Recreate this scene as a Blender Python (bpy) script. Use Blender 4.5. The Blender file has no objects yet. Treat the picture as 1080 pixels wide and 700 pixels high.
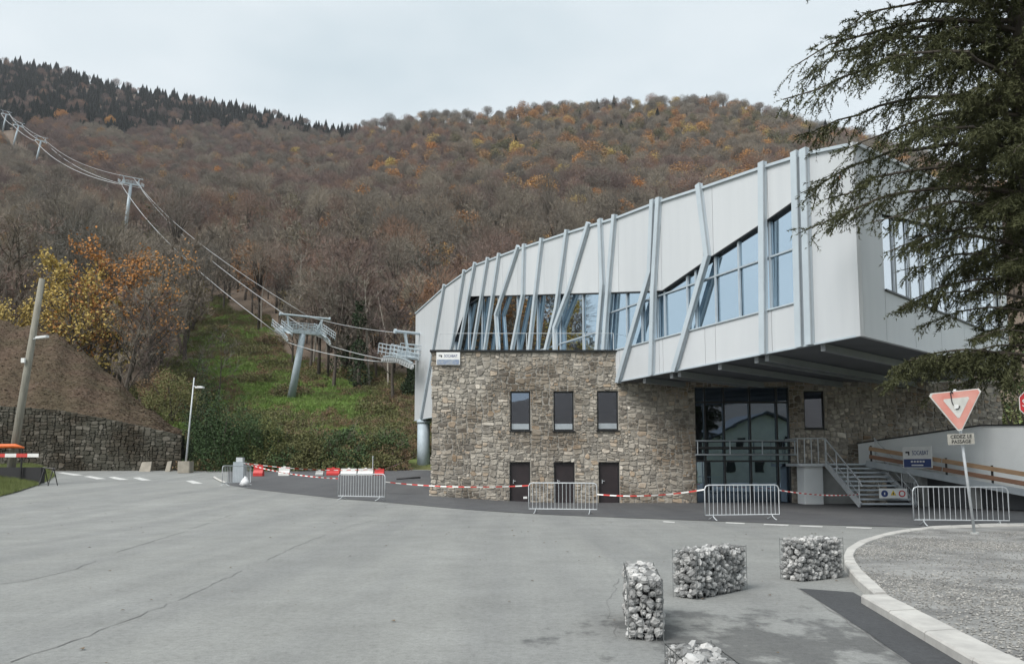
import bpy, math, random
import numpy as np
from mathutils import Vector, Matrix
R = math.radians
random.seed(7); RNG = np.random.default_rng(7)
scene = bpy.context.scene
col = scene.collection

# ------------------------------------------------------------------ camera
F = 820.0; EYE = 1.6; PPY = 420.0; PITCH = math.atan((494 - PPY) / F)      # PPY: the photograph is cropped, its optical centre lies low
cd = bpy.data.cameras.new('camera'); cam = bpy.data.objects.new('camera', cd); col.objects.link(cam)
cd.sensor_fit = 'HORIZONTAL'; cd.sensor_width = 36.0; cd.lens = F / 1080 * 36.0
cd.shift_y = (PPY - 350) / 1080; cd.clip_start = 0.1; cd.clip_end = 9000
cam.location = (0, 0, EYE); cam.rotation_euler = (math.pi / 2 + PITCH, 0, 0)
scene.camera = cam

# ------------------------------------------------------------------ sky, sun, exposure
SUN_EL, SUN_AZ = R(46), R(-138)          # azimuth from +Y towards +X: the light comes from behind left
world = bpy.data.worlds.new('World'); scene.world = world; world.use_nodes = True
nt = world.node_tree; nt.nodes.clear()
wo = nt.nodes.new('ShaderNodeOutputWorld'); bg = nt.nodes.new('ShaderNodeBackground')
sky = nt.nodes.new('ShaderNodeTexSky'); sky.sky_type = 'NISHITA'; sky.sun_disc = False
sky.sun_elevation = SUN_EL; sky.sun_rotation = SUN_AZ; sky.air_density = 1.0; sky.dust_density = 2.0
tc = nt.nodes.new('ShaderNodeTexCoord'); mp = nt.nodes.new('ShaderNodeMapping'); mp.inputs['Scale'].default_value = (1, 1, 2.4)
nz = nt.nodes.new('ShaderNodeTexNoise'); nz.inputs['Scale'].default_value = 1.9; nz.inputs['Detail'].default_value = 4; nz.inputs['Roughness'].default_value = 0.5
cr = nt.nodes.new('ShaderNodeValToRGB')
cr.color_ramp.elements[0].position = 0.3; cr.color_ramp.elements[0].color = (.60, .70, .745, 1)
cr.color_ramp.elements[1].position = 0.72; cr.color_ramp.elements[1].color = (.945, .985, 1, 1)
sc_ = nt.nodes.new('ShaderNodeVectorMath'); sc_.operation = 'SCALE'; sc_.inputs['Scale'].default_value = 3.5
mx = nt.nodes.new('ShaderNodeMix'); mx.data_type = 'RGBA'; mx.inputs['Factor'].default_value = 0.93
L = nt.links.new
L(tc.outputs['Generated'], mp.inputs['Vector']); L(mp.outputs['Vector'], nz.inputs['Vector']); L(nz.outputs['Fac'], cr.inputs['Fac'])
L(cr.outputs['Color'], sc_.inputs[0]); L(sky.outputs['Color'], mx.inputs['A']); L(sc_.outputs['Vector'], mx.inputs['B'])
L(mx.outputs['Result'], bg.inputs['Color']); bg.inputs['Strength'].default_value = 0.12
L(bg.outputs['Background'], wo.inputs['Surface'])
sd = bpy.data.lights.new('sun', 'SUN'); sd.energy = 1.5; sd.angle = R(32); sd.color = (1, .97, .93)
sun = bpy.data.objects.new('sun', sd); col.objects.link(sun)
sdir = Vector((math.sin(SUN_AZ) * math.cos(SUN_EL), math.cos(SUN_AZ) * math.cos(SUN_EL), math.sin(SUN_EL)))
sun.rotation_euler = sdir.to_track_quat('Z', 'Y').to_euler(); sun.location = (0, 0, 60)
vs = scene.view_settings; vs.view_transform = 'Standard'; vs.look = 'None'; vs.gamma = 1.0; vs.use_curve_mapping = False
vs.exposure = 1.32
scene.cycles.max_bounces = 5; scene.cycles.diffuse_bounces = 2; scene.cycles.glossy_bounces = 3; scene.cycles.transmission_bounces = 4; scene.cycles.transparent_max_bounces = 6

# ------------------------------------------------------------------ pixel helpers (photograph pixels, 1080 x 700)
def ray(px, py):
    a, b = (px - 540) / F, (PPY - py) / F
    return Vector((a, math.cos(PITCH) - b * math.sin(PITCH), math.sin(PITCH) + b * math.cos(PITCH)))
def at(px, py, Y):
    d = ray(px, py); return Vector((0, 0, EYE)) + d * (Y / d.y)
def sstep(a, b, x):
    t = min(1, max(0, (x - a) / (b - a))); return t * t * (3 - 2 * t)
def gz(x, y):                                    # the paved ground: level in front, climbing to the back left
    w = 1 - sstep(-7, 2.5, x)
    return w * (0.035 * max(0, y - 24) + 0.02 * max(0, y - 50))
def gh(px, py):                                  # where a pixel meets the paved ground
    d = ray(px, py); t = 1.0
    for _ in range(4000):
        p = Vector((0, 0, EYE)) + d * t
        if p.z <= gz(p.x, p.y) or p.y > 75: return Vector((p.x, p.y, gz(p.x, p.y)))
        t += 0.03
def ongz(x, y, dz=0): return Vector((x, y, gz(x, y) + dz))

# ------------------------------------------------------------------ materials
MATS = {}
def newmat(name):
    m = bpy.data.materials.new(name); m.use_nodes = True; n = m.node_tree
    return m, n, n.nodes['Principled BSDF']
def ramp(n, cols, fac):
    r = n.nodes.new('ShaderNodeValToRGB'); e = r.color_ramp.elements
    while len(e) < len(cols): e.new(0.5)
    for i, (p, c) in enumerate(cols): e[i].position = p; e[i].color = (*c, 1)
    n.links.new(fac, r.inputs['Fac']); return r.outputs['Color']
def noise(n, scale, detail=4, rough=.55, coord='pos', stretch=None):
    if coord == 'pos': src = n.nodes.new('ShaderNodeNewGeometry').outputs['Position']
    else: src = n.nodes.new('ShaderNodeTexCoord').outputs['Object']
    if stretch:
        m = n.nodes.new('ShaderNodeMapping'); m.inputs['Scale'].default_value = stretch; n.links.new(src, m.inputs['Vector']); src = m.outputs['Vector']
    t = n.nodes.new('ShaderNodeTexNoise'); t.inputs['Scale'].default_value = scale; t.inputs['Detail'].default_value = detail; t.inputs['Roughness'].default_value = rough
    n.links.new(src, t.inputs['Vector']); return t.outputs['Fac']
def mixc(n, a, b, f, mode='MIX'):
    x = n.nodes.new('ShaderNodeMix'); x.data_type = 'RGBA'; x.blend_type = mode
    for s, v in (('A', a), ('B', b)):
        if isinstance(v, tuple): x.inputs[s].default_value = (*v, 1)
        else: n.links.new(v, x.inputs[s])
    if isinstance(f, (int, float)): x.inputs['Factor'].default_value = f
    else: n.links.new(f, x.inputs['Factor'])
    return x.outputs['Result']
def bump(n, b, h, strength=.3, dist=.02):
    k = n.nodes.new('ShaderNodeBump'); k.inputs['Strength'].default_value = strength; k.inputs['Distance'].default_value = dist
    n.links.new(h, k.inputs['Height']); n.links.new(k.outputs['Normal'], b.inputs['Normal'])
def pm(name, c1, c2=None, scale=6, rough=.7, metal=0, bmp=0, bscale=None, coord='pos', lo=.35, hi=.65, stretch=None, spec=.5):
    m, n, b = newmat(name); b.inputs['Roughness'].default_value = rough; b.inputs['Metallic'].default_value = metal
    b.inputs['Specular IOR Level'].default_value = spec
    if c2 is None: c2 = tuple(v * .85 for v in c1)
    f = noise(n, scale, 5, .6, coord, stretch); n.links.new(ramp(n, [(lo, c2), (hi, c1)], f), b.inputs['Base Color'])
    if bmp: bump(n, b, noise(n, bscale or scale * 6, 5, .65, coord), bmp, .03)
    MATS[name] = m; return m

def make_asphalt(name, base, dark, patchy, rough=.85):
    m, n, b = newmat(name); b.inputs['Roughness'].default_value = rough; b.inputs['Specular IOR Level'].default_value = .35
    big = noise(n, .12, 6, .62); med = noise(n, .9, 6, .7); fine = noise(n, 60, 3, .7)
    c = ramp(n, [(.3, tuple(v * .9 for v in base)), (.7, tuple(v * 1.08 for v in base))], big)
    c = mixc(n, c, ramp(n, [(.33, (.72, .715, .70)), (.68, (1.12, 1.12, 1.11))], med), .5, 'MULTIPLY')
    c = mixc(n, c, ramp(n, [(.3, (.55, .55, .55)), (.55, (1, 1, 1)), (.75, (1.25, 1.25, 1.25))], fine), .5, 'MULTIPLY')
    # long tyre-polished streaks running across the junction
    st = noise(n, .5, 5, .6, stretch=(1.5, .10, 1)); c = mixc(n, c, ramp(n, [(.40, (.80, .80, .815)), (.6, (1.04, 1.035, 1.02))], st), .6, 'MULTIPLY')
    gr_ = noise(n, 14, 5, .75); c = mixc(n, c, ramp(n, [(.32, (.78, .78, .78)), (.5, (1, 1, 1)), (.70, (1.14, 1.14, 1.13))], gr_), 1.0, 'MULTIPLY')
    sp_ = noise(n, 3.2, 7, .7); c = mixc(n, c, ramp(n, [(.30, (.70, .69, .67)), (.44, (1, 1, 1))], sp_), .45, 'MULTIPLY')
    if patchy:
        g = n.nodes.new('ShaderNodeNewGeometry').outputs['Position']
        # damp stains between the stone cages: ragged patches in one area of the road
        d = n.nodes.new('ShaderNodeVectorMath'); d.operation = 'DISTANCE'; d.inputs[1].default_value = (2.3, 7.3, 0); n.links.new(g, d.inputs[0])
        k = n.nodes.new('ShaderNodeMapRange'); k.inputs['From Min'].default_value = 1.0; k.inputs['From Max'].default_value = 4.2; k.inputs['To Min'].default_value = .13; k.inputs['To Max'].default_value = -.35
        n.links.new(d.outputs['Value'], k.inputs['Value'])
        a = n.nodes.new('ShaderNodeMath'); a.operation = 'ADD'; n.links.new(k.outputs['Result'], a.inputs[0]); n.links.new(noise(n, 1.5, 7, .62, stretch=(1, .7, 1)), a.inputs[1])
        mk = n.nodes.new('ShaderNodeMapRange'); mk.inputs['From Min'].default_value = .55; mk.inputs['From Max'].default_value = .63; n.links.new(a.outputs[0], mk.inputs['Value'])
        c = mixc(n, c, mixc(n, c, (.52, .52, .53), 1.0, 'MULTIPLY'), mk.outputs['Result'])
    n.links.new(c, b.inputs['Base Color']); bump(n, b, fine, .35, .01); MATS[name] = m; return m
make_asphalt('old_asphalt', (.268, .274, .266), (.2, .2, .2), True)
make_asphalt('new_asphalt', (.105, .107, .112), (.08, .08, .08), False)
make_asphalt('patch_asphalt', (.07, .073, .078), (.05, .05, .05), False)
pm('white_paint', (.62, .62, .60), (.40, .40, .39), 5, .7, lo=.3, hi=.6)
pm('kerb_concrete', (.52, .51, .48), (.40, .39, .37), 3, .85, bmp=.2, bscale=50)
pm('crack', (.14, .14, .14), (.20, .20, .195), 3, .9)
pm('gravel_bed', (.30, .30, .29), (.17, .17, .165), 1.1, .95, bmp=.6, bscale=45, lo=.4, hi=.6)
pm('concrete', (.48, .49, .48), (.37, .38, .37), 1.5, .85, bmp=.1)
pm('pale_concrete', (.76, .79, .80), (.68, .71, .72), .6, .8)
pm('galvanised', (.58, .61, .63), (.48, .51, .53), 8, .45, .15)
pm('slab_tan', (.33, .30, .25), (.24, .22, .185), 2, .9)
pm('grey_steel', (.40, .44, .47), (.34, .38, .41), 3, .45, .2)
pm('pylon_steel', (.50, .57, .61), (.42, .48, .52), 3, .5, .2)
pm('pylon_column', (.42, .49, .54), (.36, .43, .47), 2, .6, .1)
pm('black_metal', (.015, .016, .018), None, 6, .4, .1)
pm('dark_door', (.028, .020, .022), (.02, .015, .017), 2, .5)
pm('rope_steel', (.55, .57, .58), None, 4, .5, .3)
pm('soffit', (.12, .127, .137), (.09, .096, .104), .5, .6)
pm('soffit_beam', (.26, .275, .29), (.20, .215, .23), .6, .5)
pm('rib_metal', (.50, .565, .61), (.44, .50, .545), .8, .42, .15)
pm('mullion', (.46, .52, .57), None, 2, .4, .3)
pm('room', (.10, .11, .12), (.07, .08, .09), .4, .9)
pm('red_plastic', (.55, .035, .03), (.45, .03, .03), 3, .5)
pm('white_plastic', (.74, .74, .71), (.62, .62, .60), 3, .5)
pm('orange_plastic', (.72, .15, .03), None, 3, .55)
pm('tape_red', (.60, .06, .05), None, 3, .5)
pm('tape_white', (.80, .79, .77), None, 3, .5)
pm('timber', (.46, .31, .19), (.33, .21, .12), 2, .75, stretch=(1, 1, 8))
pm('timber_dark', (.30, .17, .11), (.20, .11, .07), 2, .75, stretch=(1, 1, 8))
pm('old_pole_wood', (.27, .26, .22), (.19, .18, .15), 3, .9, bmp=.3, stretch=(4, 4, .4))
pm('sign_red_faded', (.58, .22, .18), (.64, .34, .29), 1.6, .5)
pm('sign_red', (.55, .03, .035), None, 3, .45)
pm('sign_pale', (.62, .61, .58), (.50, .50, .47), 5, .5)
pm('sign_white', (.76, .77, .76), (.68, .69, .68), 4, .5)
pm('plate_grey', (.36, .35, .31), (.28, .27, .24), 5, .6)
pm('ink', (.02, .02, .022), None, 4, .6)
pm('blue_print', (.02, .05, .19), None, 4, .5)
pm('yellow_print', (.72, .50, .05), None, 4, .5)
pm('photo_strip', (.16, .22, .36), (.35, .38, .40), 9, .5)
pm('mortar', (.34, .32, .285), (.26, .245, .22), 2, .95, bmp=.3)
pm('wire', (.20, .21, .21), None, 4, .45, .3)
pm('bark', (.105, .088, .072), (.055, .046, .038), 3, .95, bmp=.4, stretch=(3, 3, .6))
pm('pale_bark', (.34, .31, .27), (.20, .18, .15), 2, .95, stretch=(3, 3, .6))
pm('house_render', (.66, .63, .56), None, 1, .9); pm('roof_slate', (.07, .07, .08), None, 3, .7)
pm('bag', (.7, .71, .72), None, 4, .5)
pm('lamp_white', (.75, .76, .76), None, 4, .4)

def facade_white():
    m, n, b = newmat('facade_white'); b.inputs['Roughness'].default_value = .42; b.inputs['Metallic'].default_value = .08
    oi = n.nodes.new('ShaderNodeObjectInfo').outputs['Random']
    c = ramp(n, [(0, (.55, .572, .59)), (1, (.59, .612, .63))], oi)
    c = mixc(n, c, ramp(n, [(.35, (.90, .91, .92)), (.65, (1, 1, 1))], noise(n, 1.1, 6, .65, stretch=(1, 1, .08))), .8, 'MULTIPLY')
    w = n.nodes.new('ShaderNodeTexWave'); w.inputs['Scale'].default_value = 1.0; w.bands_direction = 'X'
    n.links.new(c, b.inputs['Base Color']); bump(n, b, noise(n, .7, 2, .5), .06, .05); MATS['facade_white'] = m
facade_white()
def glass(name, refl, body, fac, rough=.015):
    m, n, b = newmat(name); n.nodes.remove(b); o = n.nodes['Material Output']
    g = n.nodes.new('ShaderNodeBsdfGlossy'); g.inputs['Roughness'].default_value = rough; g.inputs['Color'].default_value = (*refl, 1)
    t = n.nodes.new('ShaderNodeBsdfTransparent'); t.inputs['Color'].default_value = (*body, 1)
    lw = n.nodes.new('ShaderNodeLayerWeight'); lw.inputs['Blend'].default_value = fac
    mr = n.nodes.new('ShaderNodeMapRange'); mr.inputs['To Min'].default_value = fac; mr.inputs['To Max'].default_value = 1
    n.links.new(lw.outputs['Fresnel'], mr.inputs['Value'])
    s = n.nodes.new('ShaderNodeMixShader'); n.links.new(mr.outputs['Result'], s.inputs['Fac']); n.links.new(t.outputs[0], s.inputs[1]); n.links.new(g.outputs[0], s.inputs[2])
    k = n.nodes.new('ShaderNodeBump'); k.inputs['Strength'].default_value = .035; k.inputs['Distance'].default_value = .05
    n.links.new(noise(n, .9, 2, .4), k.inputs['Height']); n.links.new(k.outputs['Normal'], g.inputs['Normal'])
    n.links.new(s.outputs[0], o.inputs['Surface']); MATS[name] = m
glass('facade_glass', (.50, .61, .70), (.35, .45, .5), .62)
glass('side_glass', (.92, .96, 1.0), (.3, .35, .4), .75)
glass('entrance_glass', (.32, .42, .54), (.25, .28, .3), .5)
glass('window_glass', (.36, .43, .54), (.12, .13, .15), .5)

def stone_mat(name, cols, stain, rough=.9):
    m, n, b = newmat(name); b.inputs['Roughness'].default_value = rough; b.inputs['Specular IOR Level'].default_value = .25
    at_ = n.nodes.new('ShaderNodeAttribute'); at_.attribute_name = 'tone'
    c = ramp(n, cols, at_.outputs['Fac'])
    c = mixc(n, c, ramp(n, [(.3, (.62, .60, .57)), (.7, (1.15, 1.13, 1.1))], noise(n, 7, 6, .7)), .8, 'MULTIPLY')
    if stain:
        c = mixc(n, c, ramp(n, [(.40, (.46, .40, .345)), (.56, (1, 1, 1))], noise(n, .30, 6, .6)), .9, 'MULTIPLY')
    n.links.new(c, b.inputs['Base Color']); bump(n, b, noise(n, 22, 6, .7), .5, .03); MATS[name] = m
stone_mat('wall_stone', [(0, (.22, .205, .185)), (.3, (.36, .338, .30)), (.6, (.46, .43, .38)), (.82, (.52, .49, .435)), (.92, (.45, .36, .27)), (1, (.72, .69, .63))], True)
stone_mat('old_stone', [(0, (.065, .064, .052)), (.5, (.10, .097, .080)), (.85, (.135, .127, .108)), (1, (.21, .20, .175))], True)
stone_mat('cage_stone', [(0, (.13, .135, .14)), (.4, (.30, .308, .312)), (.75, (.46, .468, .472)), (1, (.62, .625, .625))], False, .8)
stone_mat('gravel_stone', [(0, (.12, .12, .118)), (.5, (.26, .26, .25)), (1, (.50, .49, .47))], False, .9)

def leafy(name, cols, rough=.7, trans=.0):
    m, n, b = newmat(name); b.inputs['Roughness'].default_value = rough; b.inputs['Specular IOR Level'].default_value = .2
    oi = n.nodes.new('ShaderNodeObjectInfo').outputs['Random']
    c = ramp(n, cols, oi)
    c = mixc(n, c, ramp(n, [(.3, (.65, .65, .62)), (.7, (1.25, 1.22, 1.2))], noise(n, .8, 4, .7)), .8, 'MULTIPLY')
    n.links.new(c, b.inputs['Base Color']); MATS[name] = m; return m
leafy('bare_grey', [(0, (.13, .125, .112)), (.2, (.24, .215, .18)), (.4, (.16, .142, .125)), (.6, (.30, .265, .215)), (.8, (.19, .17, .145)), (1, (.26, .215, .175))])
leafy('bare_mauve', [(0, (.20, .148, .135)), (.25, (.14, .108, .102)), (.5, (.26, .19, .165)), (.75, (.18, .13, .115)), (1, (.29, .18, .125))])
leafy('rust_leaf', [(0, (.30, .165, .085)), (.35, (.36, .24, .11)), (.7, (.42, .22, .085)), (1, (.33, .19, .10))])
leafy('orange_leaf', [(0, (.52, .29, .10)), (.5, (.48, .23, .08)), (1, (.56, .36, .15))])
leafy('yellow_leaf', [(0, (.56, .42, .14)), (1, (.48, .37, .13))])
leafy('fir_needle', [(0, (.020, .030, .031)), (.6, (.028, .038, .035)), (1, (.036, .048, .040))])
leafy('olive_leaf', [(0, (0.119, 0.122, 0.061)), (.6, (0.145, 0.136, 0.071)), (1, (0.187, 0.156, 0.076))])
leafy('ivy_leaf', [(0, (0.030, 0.051, 0.027)), (1, (0.053, 0.075, 0.036))])
leafy('bramble_green', [(0, (.13, .21, .05)), (.5, (.17, .27, .065)), (1, (.17, .21, .075))])
leafy('bramble_olive', [(0, (0.137, 0.152, 0.057)), (.6, (0.171, 0.167, 0.076)), (1, (0.110, 0.118, 0.049))])
leafy('bramble_brown', [(0, (0.171, 0.122, 0.076)), (1, (0.225, 0.153, 0.090))])
leafy('laurel_leaf', [(0, (0.054, 0.094, 0.040)), (1, (0.081, 0.122, 0.050))])
leafy('spruce_needle', [(0, (.070, .076, .036)), (1, (.070, .076, .036))])
leafy('grass_blade', [(0, (.15, .18, .065)), (1, (.15, .18, .065))])
leafy('red_leaf', [(0, (0.266, 0.077, 0.056)), (1, (0.266, 0.077, 0.056))])

def terrain_mat():
    m, n, b = newmat('hillside'); b.inputs['Roughness'].default_value = .95; b.inputs['Specular IOR Level'].default_value = .1
    litter = ramp(n, [(.3, (.13, .10, .08)), (.7, (.19, .15, .115))], noise(n, .06, 8, .7))
    grass = ramp(n, [(.3, (.12, .17, .055)), (.5, (.16, .215, .07)), (.7, (.19, .17, .09))], noise(n, .11, 8, .65))
    a = n.nodes.new('ShaderNodeAttribute'); a.attribute_name = 'meadow'
    n.links.new(mixc(n, litter, grass, a.outputs['Fac']), b.inputs['Base Color']); bump(n, b, noise(n, .9, 6, .7), .8, .5); MATS['hillside'] = m
terrain_mat()
def soil_mat():
    m, n, b = newmat('mulch_soil'); b.inputs['Roughness'].default_value = .95; b.inputs['Specular IOR Level'].default_value = .1
    c = ramp(n, [(.3, (.065, .048, .036)), (.55, (.13, .10, .076)), (.8, (.20, .163, .13))], noise(n, 2.2, 8, .75))
    c = mixc(n, c, ramp(n, [(.35, (.8, .85, .7)), (.6, (1.1, 1, .95))], noise(n, .25, 4, .6)), .8, 'MULTIPLY')
    n.links.new(c, b.inputs['Base Color']); bump(n, b, noise(n, 5, 7, .75), .9, .25); MATS['mulch_soil'] = m
soil_mat()
pm('verge', (.16, .175, .075), (.10, .115, .05), 2, .95, bmp=.6)
M = MATS

# ------------------------------------------------------------------ mesh helpers
class MB:
    def __init__(s): s.v = []; s.f = []; s.mi = []; s.tone = []
    def add(s, verts, faces, mi=0, tone=.5):
        o = len(s.v); s.v += [tuple(p) for p in verts]
        for f in faces: s.f.append(tuple(i + o for i in f)); s.mi.append(mi); s.tone.append(tone)
        return s
    def box(s, c, sx, sy, sz, X=Vector((1, 0, 0)), Y=None, Z=Vector((0, 0, 1)), mi=0, ch=0.0):
        """box about centre c with half sizes along axes; ch > 0 chamfers the vertical edges"""
        c = Vector(c); X = Vector(X).normalized(); Z = Vector(Z).normalized(); Y = Z.cross(X).normalized() if Y is None else Vector(Y)
        if ch <= 0: ring = [(-1, -1), (1, -1), (1, 1), (-1, 1)]; ring = [(a * sx, b * sy) for a, b in ring]
        else: ring = [(-sx + ch, -sy), (sx - ch, -sy), (sx, -sy + ch), (sx, sy - ch), (sx - ch, sy), (-sx + ch, sy), (-sx, sy - ch), (-sx, -sy + ch)]
        k = len(ring); v = [c + X * a + Y * b - Z * sz for a, b in ring] + [c + X * a + Y * b + Z * sz for a, b in ring]
        f = [tuple(range(k - 1, -1, -1)), tuple(range(k, 2 * k))] + [(i, (i + 1) % k, k + (i + 1) % k, k + i) for i in range(k)]
        return s.add(v, f, mi)
    def bar(s, a, b, w, h, up=Vector((0, 0, 1)), mi=0):
        a = Vector(a); b = Vector(b); d = (b - a); l = d.length
        if l < 1e-6: return s
        d.normalize(); side = d.cross(up)
        if side.length < 1e-4: side = d.cross(Vector((1, 0, 0)))
        side.normalize(); u = side.cross(d)
        return s.box((a + b) / 2, l / 2, w / 2, h / 2, d, side, u, mi) if False else s._bar(a, b, side * (w / 2), u * (h / 2), mi)
    def _bar(s, a, b, sd, u, mi):
        v = [a - sd - u, a + sd - u, a + sd + u, a - sd + u, b - sd - u, b + sd - u, b + sd + u, b - sd + u]
        return s.add(v, [(3, 2, 1, 0), (4, 5, 6, 7), (0, 1, 5, 4), (1, 2, 6, 5), (2, 3, 7, 6), (3, 0, 4, 7)], mi)
    def tube(s, pts, rad, k=6, mi=0, tone=.5):
        pts = [Vector(p) for p in pts]; n = len(pts)
        if isinstance(rad, (int, float)): rad = [rad] * n
        v = []; ref = None
        for i, p in enumerate(pts):
            d = (pts[min(i + 1, n - 1)] - pts[max(i - 1, 0)]).normalized()
            if ref is None: ref = Vector((0, 0, 1)) if abs(d.z) < .9 else Vector((1, 0, 0))
            x = d.cross(ref).normalized(); ref = x.cross(d).normalized()
            for j in range(k):
                a = 2 * math.pi * j / k; v.append(p + (x * math.cos(a) + ref * math.sin(a)) * rad[i])
        f = [(i * k + j, i * k + (j + 1) % k, (i + 1) * k + (j + 1) % k, (i + 1) * k + j) for i in range(n - 1) for j in range(k)]
        f += [tuple(range(k - 1, -1, -1)), tuple(range((n - 1) * k, n * k))]
        return s.add(v, f, mi, tone)
    def prism(s, poly, off, mi=0):
        """poly: list of 3-D points (planar), off: extrusion vector"""
        k = len(poly); off = Vector(off); v = [Vector(p) for p in poly] + [Vector(p) + off for p in poly]
        return s.add(v, [tuple(range(k)), tuple(range(2 * k - 1, k - 1, -1))] + [(i, k + i, k + (i + 1) % k, (i + 1) % k) for i in range(k)], mi)
    def mesh(s, name, mats, smooth=False, tone=False):
        me = bpy.data.meshes.new(name); me.from_pydata(s.v, [], s.f)
        for m in (mats if isinstance(mats, (list, tuple)) else [mats]): me.materials.append(M[m] if isinstance(m, str) else m)
        if any(s.mi): me.polygons.foreach_set('material_index', s.mi)
        if tone:
            a = me.attributes.new('tone', 'FLOAT', 'FACE'); a.data.foreach_set('value', s.tone)
        if smooth: me.polygons.foreach_set('use_smooth', [True] * len(s.f))
        me.update(); return me
    def build(s, name, mats, parent=None, smooth=False, tone=False):
        """parent None: a top-level object with its origin at its base; else a child (vertices in world space)"""
        if parent is None:
            a = np.array(s.v); c = Vector(((a[:, 0].min() + a[:, 0].max()) / 2, (a[:, 1].min() + a[:, 1].max()) / 2, a[:, 2].min()))
            s.v = [tuple(Vector(p) - c) for p in s.v]
            o = bpy.data.objects.new(name, s.mesh(name, mats, smooth, tone)); o.location = c; col.objects.link(o); return o
        return child(name, s.mesh(name, mats, smooth, tone), parent)
def child(name, me, parent, local=False):
    o = bpy.data.objects.new(name, me); col.objects.link(o); o.parent = parent
    if not local and parent.parent is None: o.matrix_parent_inverse = parent.matrix_basis.inverted()
    return o
def tag(o, label=None, cat=None, group=None, kind=None):
    if label: o['label'] = label
    if cat: o['category'] = cat
    if group: o['group'] = group
    if kind: o['kind'] = kind
    return o
def thing(name, label, cat, loc, rz=0, group=None):
    o = bpy.data.objects.new(name, None); o.empty_display_size = .3; col.objects.link(o)
    o.location = loc; o.rotation_euler = (0, 0, rz); o.matrix_basis = Matrix.Translation(Vector(loc)) @ Matrix.Rotation(rz, 4, 'Z')
    return tag(o, label, cat, group)
def textmesh(s, size, extrude=.004):
    cu = bpy.data.curves.new('lettering', 'FONT'); cu.body = s; cu.size = size; cu.align_x = 'CENTER'; cu.align_y = 'CENTER'; cu.extrude = extrude; cu.resolution_u = 3
    o = bpy.data.objects.new('lettering', cu); col.objects.link(o); dg = bpy.context.evaluated_depsgraph_get()
    me = bpy.data.meshes.new_from_object(o.evaluated_get(dg)); bpy.data.objects.remove(o); return me
def lettering(s, size, c, X, Z, mat, parent, squeeze=1.0):
    """text centred at c, reading along X, up along Z"""
    me = textmesh(s, size); me.materials.clear(); me.materials.append(M[mat]); X = Vector(X).normalized(); Z = Vector(Z).normalized(); N = X.cross(Z)
    for v in me.vertices: p = v.co.copy(); v.co = Vector(c) + X * p.x * squeeze + Z * p.y + N * p.z
    return child('lettering', me, parent)
def tri_mesh(name, V, mat, quads=False):
    V = np.asarray(V, np.float32); k = 4 if quads else 3; n = len(V) // k
    me = bpy.data.meshes.new(name); me.vertices.add(len(V)); me.vertices.foreach_set('co', V.ravel())
    me.loops.add(n * k); me.loops.foreach_set('vertex_index', np.arange(n * k, dtype=np.int32))
    me.polygons.add(n); me.polygons.foreach_set('loop_start', np.arange(0, n * k, k, dtype=np.int32))
    me.update(calc_edges=True); me.materials.append(M[mat]); return me
def blades(P, D, Ln, W, rng=RNG):
    P = np.asarray(P, float); D = np.asarray(D, float); D = D / (np.linalg.norm(D, axis=1, keepdims=True) + 1e-9)
    r = rng.normal(size=P.shape); S = np.cross(D, r); S /= np.linalg.norm(S, axis=1, keepdims=True) + 1e-9
    Ln = np.broadcast_to(np.asarray(Ln, float), (len(P),))[:, None]; W = np.broadcast_to(np.asarray(W, float), (len(P),))[:, None]
    return np.stack([P - S * W / 2, P + S * W / 2, P + D * Ln], 1).reshape(-1, 3)
def leaves(P, size, rng=RNG, flat=.0):
    """diamond-shaped leaf tufts, two triangles each folded at the middle"""
    n = len(P); D = rng.normal(size=(n, 3)); D[:, 2] -= flat; D /= np.linalg.norm(D, axis=1, keepdims=True)
    S = np.cross(D, rng.normal(size=(n, 3))); S /= np.linalg.norm(S, axis=1, keepdims=True) + 1e-9
    N = np.cross(D, S); sz = (size * rng.uniform(.6, 1.3, n))[:, None]
    a = P; t = P + D * sz; l = P + D * sz * .5 + S * sz * .38 + N * sz * .12; r = P + D * sz * .5 - S * sz * .38 + N * sz * .12
    return np.stack([a, l, t, a, t, r], 1).reshape(-1, 3)

# ================================================================== TERRAIN
def kn(pts): return np.array([p[0] for p in pts], float), np.array([p[1] for p in pts], float)
_rid = [(-80, 70), (-20, 68), (5, 70), (50, 73), (100, 88), (150, 99), (200, 108), (260, 118), (310, 132), (345, 141), (370, 141), (420, 135), (450, 131), (520, 128), (600, 119), (640, 116), (700, 114), (750, 114), (800, 122), (850, 137), (905, 149), (960, 166), (1020, 190), (1080, 215), (1170, 245)]
RU = np.array([at(a, b, 1).x for a, b in _rid]); RT = np.array([at(a, b, 1).z - EYE for a, b in _rid])
RDU, RDY = kn([(-1, 1250), (-.36, 1200), (-.22, 980), (-.1, 850), (1, 800)])
NY, NT = kn([(0, -.05), (56, -.012), (62, -.003), (70, .022), (100, .098), (150, .178), (200, .236), (260, .29)])
def hill(x, y):
    x = np.asarray(x, float); y = np.maximum(np.asarray(y, float), 1.0); u = x / y
    T = np.interp(u, RU, RT); RY = np.interp(u, RDU, RDY)
    q = np.clip((y - 260) / (RY - 260), 0, 1)
    t = np.where(y < 260, np.interp(y, NY, NT), .29 + (T - .29) * q ** .82)
    # ribs and gullies running down the slope
    g = (np.sin(u * 19 + 1.1 + np.sin(y / 130)) * .5 + np.sin(u * 41 + 2 + y / 210) * .3 + np.sin(u * 83 + y / 77) * .2)
    t = t + g * .012 * np.clip((y - 150) / 300, 0, 1) * (1 - q ** 3)
    z = EYE + y * t
    over = y > RY
    z = np.where(over, EYE + RY * T - (y - RY) * .45, z)
    z = z + (np.sin(x * .31 + y * .17) + np.sin(x * .13 - y * .29)) * .25 * np.clip((y - 62) / 30, 0, 1)
    return z
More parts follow.
